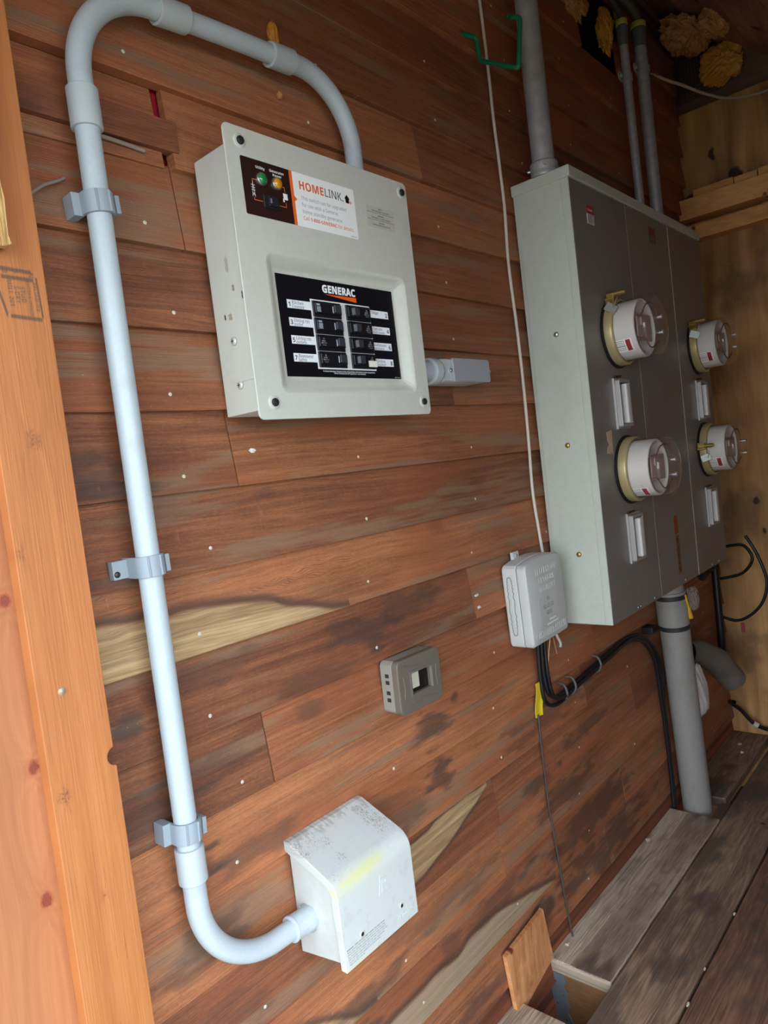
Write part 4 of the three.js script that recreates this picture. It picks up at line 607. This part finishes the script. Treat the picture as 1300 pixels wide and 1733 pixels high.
// ------------------------------------------------------------------ electric meters
{
  const R = 0.0945, rB = 0.081, rG = 0.0845;
  const ringMat = mat('#b9a779', 0.35, { metalness: 0.35 });
  const bodyT = canvasTex(1024, 256, (c, w, h) => { c.fillStyle = '#cfc8c0'; c.fillRect(0, 0, w, h); for (let i = 0; i < 26; i++) { c.fillStyle = 'rgba(150,138,134,' + rr(0.15, 0.4) + ')'; c.fillRect(rnd() * w, rnd() * h, rr(8, 60), rr(2, 5)); } c.fillStyle = '#4a4446'; c.fillRect(470, 60, 4, 62); c.fillRect(600, 20, 3, 50); c.fillStyle = '#c9bfba'; c.fillRect(0, 0, w, 14); });
  const bodyM = flat(bodyT, 0.55);
  const labT = canvasTex(256, 192, (c, w, h) => { c.fillStyle = '#ece6e2'; c.fillRect(0, 0, w, h); c.fillStyle = '#9c2630'; c.fillRect(160, 12, 70, h - 24); c.fillStyle = '#55484a'; for (let i = 0; i < 5; i++) for (let j = 0; j < 6; j++) c.fillRect(16 + i * 26, 18 + j * 26, 18, 8); c.fillRect(0, 92, 150, 5); });
  const labM = flat(labT, 0.5), inM = mat('#6a4a44', 0.6), plateM = mat('#a58f88', 0.5), wire = mat('#b9b4b0', 0.3, { metalness: 0.7 });
  function meter(x, y, screwAng, lock, label) {
    const t = thing('electric_meter', label, 'electric meter', [x, y, CZ], 'glass electric meters on the cabinet');
    mesh('socket_gasket', latheZ([[0.0001, 0.001], [R + 0.006, 0.001], [R + 0.006, 0.005], [R - 0.004, 0.007]], 48), M.blackRubber, t);
    mesh('sealing_ring', latheZ([[R - 0.010, 0.006], [R - 0.002, 0.005], [R, 0.008], [R, 0.026], [R - 0.003, 0.030], [R - 0.009, 0.031], [R - 0.010, 0.006]], 56), ringMat, t);
    mesh('meter_body', latheZ([[rB, 0.010], [rB, 0.084], [rB - 0.002, 0.087], [rB - 0.010, 0.087], [rB - 0.012, 0.070], [0.0001, 0.070]], 56), bodyM, t);
    const g = latheZ([[R - 0.010, 0.028], [rG + 0.001, 0.030], [rG, 0.034], [rG - 0.0004, 0.112], [rG - 0.004, 0.121], [rG - 0.012, 0.1265], [rG - 0.03, 0.1285], [0.0001, 0.1295]], 56);
    mesh('glass_cover', g, M.glass, t);
    const lg = new THREE.CylinderGeometry(rB + 0.0006, rB + 0.0006, 0.048, 14, 1, true, 0, 0.5); // paper label on the drum
    { const uv = lg.attributes.uv; for (let i = 0; i < uv.count; i++) uv.setXY(i, uv.getY(i), 1 - uv.getX(i)); } lg.rotateX(Math.PI / 2).rotateZ(lock === 2 ? 5.42 : 5.10); lg.translate(0, 0, 0.050); mesh('printed_label', lg, labM, t);
    mesh('register_plate', merge([box(-0.05, 0.05, -0.036, 0.036, 0.082, 0.086), rbox(-0.03, 0.034, 0.004, 0.026, 0.086, 0.090, 0.001)]), plateM, t);
    mesh('dial_frame', merge([tube([[-0.062, 0.03, 0.104], [-0.03, 0.058, 0.108], [0.03, 0.056, 0.108], [0.06, 0.02, 0.104]], 0.0022, 30, 6), tube([[-0.062, -0.03, 0.104], [-0.02, -0.06, 0.106], [0.05, -0.04, 0.104]], 0.002, 30, 6), rod([-0.062, 0.03, 0.086], [-0.062, 0.03, 0.104], 0.0024, 8), rod([-0.062, -0.03, 0.086], [-0.062, -0.03, 0.104], 0.0024, 8)]), inM, t);
    for (const a of [0.25, -0.35]) mesh('cover_stud', merge([rod([-0.01, a * 0.07, 0.127], [-0.01, a * 0.07, 0.140], 0.0045, 10), rod([-0.01, a * 0.07, 0.137], [-0.01, a * 0.07, 0.1405], 0.0065, 12)]), wire, t);
    if (screwAng !== null) { // ring clamp with screw and seal
      const c = mesh('ring_clamp', merge([rbox(-0.013, 0.013, -0.012, 0.014, 0.004, 0.030, 0.002), rbox(-0.007, 0.007, 0.012, 0.024, 0.008, 0.030, 0.002), rod([0.0, 0.018, 0.026], [0.0, 0.018, 0.058], 0.0068, 12), rod([0.0, 0.018, 0.056], [0.0, 0.018, 0.062], 0.005, 12)]), M.brass, t);
      c.rotation.z = screwAng - Math.PI / 2; c.position.set(Math.cos(screwAng) * (R + 0.002), Math.sin(screwAng) * (R + 0.002), 0);
      const sa = screwAng + 0.42; const sl = mesh('seal_tag', rbox(-0.016, 0.016, -0.012, 0.012, -0.001, 0.002, 0.0006), lock === 1 ? mat('#6f655e', 0.4) : mat('#8b8f86', 0.35, { metalness: 0.4 }), t); sl.position.set(Math.cos(sa) * (R + 0.003), Math.sin(sa) * (R + 0.003), 0.026); sl.rotation.set(0, -1.2, sa - Math.PI); 
      mesh('seal_wire', tube([[Math.cos(screwAng) * (R + 0.018), Math.sin(screwAng) * (R + 0.018), 0.03], [Math.cos(screwAng + 0.15) * (R + 0.02), Math.sin(screwAng + 0.15) * (R + 0.02), 0.045], [Math.cos(sa) * (R + 0.006), Math.sin(sa) * (R + 0.006), 0.034]], 0.001, 14, 5), wire, t);
    }
    return t;
  }
  meter(2.028, 1.690, 2.05, 1, 'upper glass electric meter near the cabinet corner, brass clamp on its upper left');
  meter(2.030, 1.296, null, 2, 'lower glass electric meter near the cabinet corner, with no visible clamp');
  meter(2.748, 1.686, 2.35, 0, 'upper glass electric meter at the far end of the cabinet');
  meter(2.752, 1.312, 3.0, 0, 'lower glass electric meter at the far end of the cabinet, clamp on its left');
}

// ------------------------------------------------------------------ steel conduits above the cabinet
function threadedRing(r0, r1, h) { return lathe([[r0, 0], [r1, 0], [r1 + 0.001, h * 0.15], [r1 + 0.001, h * 0.35], [r1 - 0.001, h * 0.45], [r1 + 0.001, h * 0.55], [r1 + 0.001, h * 0.9], [r1, h], [r0, h]], 28); }
{
  const t = thing('large_steel_conduit', 'thick galvanised steel conduit rising from the near end of the cabinet', 'conduit');
  const x = 1.858, z = 0.085, y0 = CY[1] + 0.008;
  const g = rod([x, y0, z], [x - 0.004, 3.02, z - 0.004], 0.0305, 36); { const uv = g.attributes.uv; for (let i = 0; i < uv.count; i++) uv.setXY(i, uv.getX(i) * 1.2, uv.getY(i) * 5); } mesh('pipe', g, M.galv, t);
  const c = mesh('connector', threadedRing(0.030, 0.037, 0.042).translate(x, y0, z), M.galv, t);
  for (const a of [2.6, 4.3, 0.6]) mesh('connector_screw', rod([x + 0.036 * Math.cos(a), y0 + 0.028, z + 0.036 * Math.sin(a)], [x + 0.045 * Math.cos(a), y0 + 0.028, z + 0.045 * Math.sin(a)], 0.005, 10), M.steel, c);
}
function bushedConduit(x, z, r, top, name, label) {
  const t = thing(name, label, 'conduit'); const y0 = CY[1] + 0.008;
  const g = rod([x + 0.006, y0, z], [x - 0.012, top, z], r, 28); { const uv = g.attributes.uv; for (let i = 0; i < uv.count; i++) uv.setXY(i, uv.getX(i), uv.getY(i) * 5); } mesh('pipe', g, M.galv, t);
  mesh('tape_wrap', lathe([[r, 0], [r + 0.0025, 0.004], [r + 0.003, 0.03], [r + 0.004, 0.033], [r + 0.004, 0.06], [r + 0.002, 0.066], [r, 0.068]], 24).translate(x - 0.012, top - 0.07, z), mat('#54585c', 0.55), t);
  mesh('bushing', lathe([[r - 0.004, 0], [r + 0.004, 0], [r + 0.0055, 0.003], [r + 0.0055, 0.017], [r + 0.003, 0.02], [r - 0.004, 0.02]], 24).translate(x - 0.012, top - 0.003, z), mat('#a89c3a', 0.5), t);
  return t;
}
bushedConduit(2.568, 0.080, 0.0145, 2.795, 'thin_steel_conduit', 'thin steel conduit with a yellow bushing behind the cabinet top');
bushedConduit(2.728, 0.080, 0.0215, 2.845, 'medium_steel_conduit', 'medium steel conduit with a yellow bushing near the plywood wall');
{ // pipe straps
  for (const [x, r, label] of [[2.562, 0.0145, 'steel pipe strap on the thin conduit'], [2.722, 0.0215, 'steel pipe strap on the medium conduit']]) {
    const y = r > 0.02 ? 2.70 : 2.62, z = 0.08, sh = new THREE.Shape(); sh.absarc(0, 0, r + 0.003, 0, Math.PI * 2); const h = new THREE.Path(); h.absarc(0, 0, r + 0.0004, 0, Math.PI * 2); sh.holes.push(h);
    const t = thing('pipe_strap', label, 'strap', [x, y, 0], 'pipe straps');
    const b = mesh('band', ext(sh, 0.02, 0.0005).rotateX(-Math.PI / 2).translate(0, -0.01, z), M.galv, t);
    for (const s of [-1, 1]) { const lug = mesh('lug', merge([rod([s * (r + 0.020), 0, z - 0.012], [s * (r + 0.020), 0, z - 0.008], 0.017, 20), rbox(s > 0 ? r : -r - 0.012, s > 0 ? r + 0.012 : -r, -0.010, 0.010, z - 0.012, z - 0.008, 0.001), rod([s * (r + 0.02), 0, z - 0.012], [s * (r + 0.02), 0, z - 0.001], 0.008, 6)]), M.galv, t);  }
  }
}
{ // service wires bending from the conduits into the wall
  const wm = mat('#3b3a33', 0.5);
  solo('service_cable', tube([[2.556, 2.78, 0.08], [2.552, 2.83, 0.078], [2.535, 2.90, 0.05], [2.50, 2.96, -0.02], [2.47, 3.0, -0.10]], 0.0105, 40, 12), wm, 'thin service cable bending from the thin conduit into the wall', 'cable');
  solo('service_cable', tube([[2.716, 2.83, 0.08], [2.712, 2.885, 0.078], [2.685, 2.945, 0.05], [2.63, 2.985, 0.0], [2.56, 3.0, -0.10]], 0.017, 40, 14), mat('#4a463a', 0.6), 'thick service cable bending from the medium conduit into the wall', 'cable');
}

// ------------------------------------------------------------------ expanding foam, wire mesh, coax at the top right
function foamGeo(sx, sy, sz, s, rough = 0.5, n = 5) {
  const g = mergeVertices(new THREE.IcosahedronGeometry(1, 24).deleteAttribute('uv').deleteAttribute('normal'));
  const lobes = []; for (let i = 0; i < n; i++) lobes.push([Math.cos(i * 2.4 + s) * 0.6, Math.sin(i * 2.4 + s) * 0.6, 0.5 + 0.5 * hash(i, 3, s)]);
  DEF(g, (x, y, z) => { const k = 0.62 + rough * (fbm(x * 2.1 + s, y * 2.1 + z * 1.7, s, 3) - 0.3) + 0.22 * (vn(x * 9 + z * 4, y * 9 - z * 3, s + 4) - 0.5) + 0.10 * (vn(x * 24 + z * 7, y * 24, s + 9) - 0.5); let e = 0; for (const [a, b, w] of lobes) e += 0.25 * w * Math.exp(-((x - a) ** 2 + (y - b) ** 2) * 5); return [x * (k + e) * sx, y * (k + e) * sy, z * (k * 0.8 + e) * sz]; });
  g.setAttribute('uv', new THREE.Float32BufferAttribute(new Float32Array(g.attributes.position.count * 2), 2)); return g;
}
const foamM = mat('#c98a2e', 0.45), foamM2 = mat('#b98450', 0.7);
solo('foam_blob', foamGeo(0.045, 0.095, 0.10, 7).translate(XE - 0.015, 2.885, 0.185), foamM, 'shiny amber foam blob on the plywood below the other foam', 'foam', 'expanding foam');
solo('foam_blob', foamGeo(0.17, 0.06, 0.09, 17, 0.9).translate(3.19, 2.99, 0.105), foamM2, 'large crumbly tan foam mass under the roof boards', 'foam', 'expanding foam');
solo('foam_blob', foamGeo(0.10, 0.05, 0.06, 27, 0.8).translate(3.08, 2.925, 0.235), foamM2, 'smaller tan foam lump at the roof board edge, right of the large mass', 'foam', 'expanding foam');
solo('foam_blob', foamGeo(0.085, 0.06, 0.035, 37, 0.8).translate(2.365, 2.84, 0.0), foamM2, 'tan foam lump on the siding left of the wire hole', 'foam', 'expanding foam');
solo('foam_blob', foamGeo(0.035, 0.085, 0.03, 47, 0.8).translate(2.60, 2.83, 0.005), foamM, 'amber foam smear behind the thin conduit', 'foam', 'expanding foam');
solo('foam_drip', foamGeo(0.012, 0.034, 0.014, 57, 0.5, 3).translate(0.972, 2.218, 0.002), foamM, 'amber foam drip on the siding above the conduit run', 'foam');
solo('foam_drip', foamGeo(0.006, 0.009, 0.008, 67, 0.5, 3).translate(0.972, 2.11, 0.0), foamM2, 'tiny tan foam crumb on the siding below the conduit run', 'foam');
{
  const bars = []; for (let i = 0; i <= 13; i++) bars.push(rod([XE - 0.004, 2.80, -0.01 + i * 0.0135], [XE - 0.004, 3.06, -0.01 + i * 0.0135], 0.0011, 5)); for (let i = 0; i <= 19; i++) bars.push(rod([XE - 0.004, 2.80 + i * 0.0135, -0.012], [XE - 0.004, 2.80 + i * 0.0135, 0.168], 0.0011, 5));
  solo('wire_mesh', merge(bars), M.darkSteel, 'dark square wire mesh above the plywood by the foam', 'wire mesh');
  solo('coax_cable', tube([[2.815, 2.700, 0.100], [2.86, 2.692, 0.118], [2.93, 2.691, 0.139], [3.08, 2.672, 0.199], [3.2, 2.673, 0.253], [3.33, 2.702, 0.353], [3.355, 2.72, 0.40]], 0.0055, 70, 10), mat('#b7a892', 0.55), 'off-white cable sagging along the plywood wall', 'cable');
  solo('cable_plug', merge([rod([2.780, 2.706, 0.087], [2.80, 2.703, 0.0945], 0.004, 10), rod([2.795, 2.704, 0.0925], [2.814, 2.7005, 0.0995], 0.0068, 10)]), M.steel, 'small metal plug on the end of the sagging cable', 'plug');
}

// ------------------------------------------------------------------ timber ledges on the end wall
{
  const lt = [0, 1].map((i) => flat(rep(woodTex(512, 128, 341 + i * 7, [196, 132, 70], [236, 182, 112], { gy: 14, knots: [[0.45, 0.55, 0.05, 5], [0.72, 0.4, 0.05, 5]] })), 0.65));
  const L = (n, x0, x1, y0, y1, z0, z1, i, label) => solo(n, grainUV(rbox(x0, x1, y0, y1, z0, z1, 0.002), 'z', 1.4, 5, i * 0.4, i * 0.21), lt[i % 2], label, 'timber', 'timber ledges');
  L('timber_ledge', 3.275, XE, 2.287, 2.372, -0.012, 1.1, 0, 'thick upper timber ledge across the plywood wall above the cabinet end');
  L('timber_ledge', 3.295, XE, 2.200, 2.262, -0.012, 1.1, 1, 'lower timber ledge across the plywood wall at the cabinet end');
  L('timber_offcut', 3.300, XE, 2.3735, 2.408, 0.045, 0.205, 3, 'reddish marked short offcut lying on the upper timber ledge');
  L('timber_offcut', 3.300, XE, 2.3735, 2.405, 0.208, 0.296, 2, 'middle short offcut lying on the upper timber ledge');
  L('timber_offcut', 3.300, XE, 2.3735, 2.408, 0.299, 0.62, 1, 'long offcut at the frame edge on the upper timber ledge');
}

// ------------------------------------------------------------------ below the cabinet: grey pipe and clutter in the corner
{
  const t = thing('grey_plastic_pipe', 'thick grey plastic pipe from the floor to the cabinet bottom', 'pipe');
  const B = V(2.605, -0.02, 0.068), T = V(2.512, CY[0] - 0.002, 0.074), at = (f) => B.clone().lerp(T, f).toArray();
  const pm = flat(smudge(512, 512, 351, [148, 144, 138], [116, 108, 98], 0.3, 6), 0.42);
  mesh('pipe', rod(at(0), at(0.80), 0.051, 44), pm, t);
  mesh('sleeve', rod(at(0.795), at(0.945), 0.0535, 44), pm, t); mesh('neck', rod(at(0.94), at(0.9995), 0.047, 40), pm, t);
  const bk = mat('#2c2b2b', 0.5); for (const f of [0.80, 0.925]) { const st = mesh('strap_band', rod(at(f - 0.008), at(f + 0.010), 0.0555, 44), bk, t); const p = at(f); mesh('strap_lug', rbox(p[0] - 0.095, p[0] - 0.045, p[1] - 0.012, p[1] + 0.012, -0.01, 0.03, 0.002), M.darkSteel, st); }
  solo('yellow_tool_tip', merge([rod([2.535, 0.73, 0.132], [2.525, 0.772, 0.131], 0.009, 10, 0.005), rod([2.525, 0.768, 0.131], [2.508, 0.82, 0.128], 0.0045, 8)]), mat('#c99a12', 0.5), 'yellow tip hanging at the side of the grey pipe', 'tool');
  solo('putty_lump', foamGeo(0.028, 0.05, 0.022, 77, 0.6).translate(2.545, 0.80, 0.142), mat('#7c6a60', 0.8), 'grey putty lump beside the grey pipe below the cabinet', 'putty');
}
{
  const bk = mat('#131214', 0.4);
  solo('black_hose', tube([[XE - 0.012, 0.845, 0.0], [XE - 0.012, 0.858, 0.06], [XE - 0.012, 0.856, 0.105], [XE - 0.02, 0.80, 0.138], [XE - 0.012, 0.735, 0.095], [XE - 0.012, 0.712, 0.03], [XE - 0.014, 0.705, -0.008]], 0.0062, 60, 10), bk, 'short black hose loop on the plywood below the cabinet end', 'hose');
  solo('black_hose', tube([[XE - 0.010, 0.90, 0.115], [XE - 0.012, 0.85, 0.142], [XE - 0.012, 0.77, 0.172], [XE - 0.012, 0.69, 0.186], [XE - 0.012, 0.60, 0.160], [XE - 0.012, 0.535, 0.098], [XE - 0.012, 0.515, 0.045], [XE - 0.014, 0.53, -0.008]], 0.0062, 80, 10), bk, 'long black hose loop sweeping across the plywood', 'hose');
  solo('black_pipe', merge([rod([3.215, 0.36, 0.02], [3.215, 0.78, 0.02], 0.016, 16), rod([3.215, 0.78, 0.02], [3.215, 0.80, 0.02], 0.019, 16)]), bk, 'upright black pipe in the corner behind the grey pipe', 'pipe');
  solo('brass_valve', merge([rod([3.217, 0.80, 0.02], [3.217, 0.93, 0.02], 0.008, 12), rod([3.217, 0.84, 0.02], [3.217, 0.865, 0.02], 0.014, 8), rod([3.217, 0.90, 0.02], [3.217, 0.915, 0.02], 0.013, 8), rbox(3.20, 3.235, 0.925, 0.945, 0.012, 0.03, 0.003)]), M.brass, 'brass valve on top of the black pipe in the corner', 'valve');
  solo('black_junction', foamGeo(0.10, 0.10, 0.045, 87, 0.5).translate(3.05, 0.86, 0.03), mat('#1c1a19', 0.7), 'dark tangle of fittings under the far end of the cabinet', 'fittings');
  solo('thin_black_cord', tube([[3.18, 0.20, 0.06], [3.25, 0.17, 0.02], [3.29, 0.128, 0.05], [3.31, 0.062, 0.098], [3.34, 0.030, 0.15], [3.345, 0.016, 0.30], [3.345, 0.014, 0.6]], 0.0085, 70, 10), bk, 'thin black cord drooping to the floor along the plywood', 'cord');
  solo('cord_band', rod([3.3075, 0.066, 0.093], [3.317, 0.053, 0.108], 0.0125, 12), mat('#cfcac4', 0.5), 'white band around the drooping black cord', 'band');
  // angled dark plastic sleeve and white rag behind the pipe
  { const g = tube([[2.80, 0.52, 0.005], [2.90, 0.49, 0.035], [3.0, 0.42, 0.07], [3.07, 0.335, 0.095]], 0.052, 30, 20); DEF(g, (x, y, z) => [x, y + 0.010 * (fbm(x * 14, z * 30, 95, 3) - 0.5), z + 0.02 * (fbm(x * 16, y * 16, 96, 3) - 0.5)]); solo('dark_plastic_sleeve', g, mat('#6a635b', 0.6), 'dark grey plastic sleeve angled down behind the grey pipe', 'sleeve'); }
  const rag = new THREE.SphereGeometry(1, 36, 28); DEF(rag, (x, y, z) => { const k = 1 + 0.35 * (fbm(x * 2 + 4, y * 2 + z, 105, 3) - 0.5) + 0.05 * Math.sin(x * 14 + y * 5); return [x * 0.05 * k + y * 0.012, (y > 0 ? y * 0.12 : y * 0.075) * k, z * 0.03 * k * (1 - 0.4 * y)]; }); solo('white_rag', rag.translate(2.676, 0.395, 0.085), mat('#c6beb6', 0.7), 'crumpled white rag between the grey pipe and the dark sleeve', 'rag');
  solo('red_scrap', rbox(XE - 0.004, XE - 0.001, 0.46, 0.505, 0.062, 0.078, 0.001), mat('#9c3a40', 0.7), 'small red scrap stuck on the plywood below the hose', 'scrap');
}

// ------------------------------------------------------------------ patch, bracket and debris at floor level
{
  const pt = flat(woodTex(512, 512, 361, [176, 112, 66], [222, 158, 104], { gy: 4, gx: 14, rings: 0, knots: [[0.1, 0.08, 0.03, 1], [0.14, 0.9, 0.03, 1]] }), 0.7);
  const g = ext(poly([[1.367, 0.150], [1.557, 0.166], [1.583, 0.017], [1.392, -0.03]]), 0.010, 0.0008).translate(0, 0, 0.0008);
  solo('wood_patch', planarUV(g, 1.36, 1.59, -0.03, 0.17), pt, 'square orange plywood patch nailed low on the siding above the floor hole', 'patch');
  const br = new THREE.Shape(); const pts = [[0.0, 0], [0.036, 0], [0.040, -0.02], [0.032, -0.035], [0.044, -0.05], [0.036, -0.07], [0.046, -0.085], [0.038, -0.105], [0.05, -0.13], [0.052, -0.2], [-0.012, -0.2], [-0.006, -0.13], [-0.014, -0.105], [-0.004, -0.085], [-0.014, -0.065], [-0.003, -0.045], [-0.010, -0.025]]; pts.forEach((p, i) => i ? br.lineTo(...p) : br.moveTo(...p));
  for (const [x, y] of [[0.008, -0.025], [0.028, -0.06], [0.008, -0.09], [0.03, -0.13]]) { const h = new THREE.Path(); h.absarc(x, y, 0.0045, 0, Math.PI * 2); br.holes.push(h); }
  solo('joist_hanger', ext(br, 0.0018, 0.0003).rotateY(-Math.PI / 2).translate(1.598, -0.040, -0.008), mat('#9aa9b2', 0.35, { metalness: 0.6 }), 'galvanised joist hanger in the open floor hole', 'hanger');
  const chip = mat('#cfc0aa', 0.8), spots = [[1.13, 0.49, 0.030, 0.014, 'large pale paint chip on the near floor plank'], [1.10, 0.455, 0.022, 0.011, 'smaller pale paint chip beside the large one on the near plank'], [1.665, 0.01, 0.010, 0.008, 'pale crumb on the plank edge by the siding'], [2.28, 0.004, 0.012, 0.01, 'yellowish crumb on the plank edge near the grey pipe'], [1.62, 0.352, 0.011, 0.004, 'white flake in the gap between the planks'], [1.76, 0.349, 0.007, 0.003, 'second white flake in the plank gap'], [2.02, 0.351, 0.008, 0.004, 'white flake further along the plank gap'], [3.2, 0.06, 0.014, 0.01, 'pale crumb on the far plank by the plywood'], [3.12, 0.09, 0.01, 0.009, 'smaller pale crumb on the far plank']];
  for (const [x, z, a, b, label] of spots) { const c = foamGeo(a, 0.004, b, Math.round(x * 100 + z * 10), 0.5, 3); solo('debris_flake', c.translate(x, 0.004, z), chip, label, 'debris', 'pale debris on the planks'); }
  // pale droppings and paint spatters on the siding that stand out one by one
  for (const [x, y, a, b, label] of [[1.437, 1.045, 0.010, 0.004, 'white paint dab at the board joint beside the telephone box'], [1.44, 1.013, 0.012, 0.006, 'lower white paint dab at the board joint'], [0.80, 1.444, 0.009, 0.005, 'pale spatter under the left bottom corner of the transfer switch']]) solo('paint_dab', foamGeo(a, b, 0.003, Math.round(x * 1000), 0.6, 3).translate(x, y, -0.004), mat('#d9d4cc', 0.7), label, 'paint dab');
  solo('cobweb_strand', tube([[0.457, 1.812, 0.022], [0.485, 1.834, 0.012], [0.51, 1.848, 0.003], [0.523, 1.857, -0.003]], 0.0022, 20, 6), mat('#8f8078', 0.9), 'dusty cobweb strand between the stud and the siding', 'cobweb');
}

renderer.render(scene, camera);
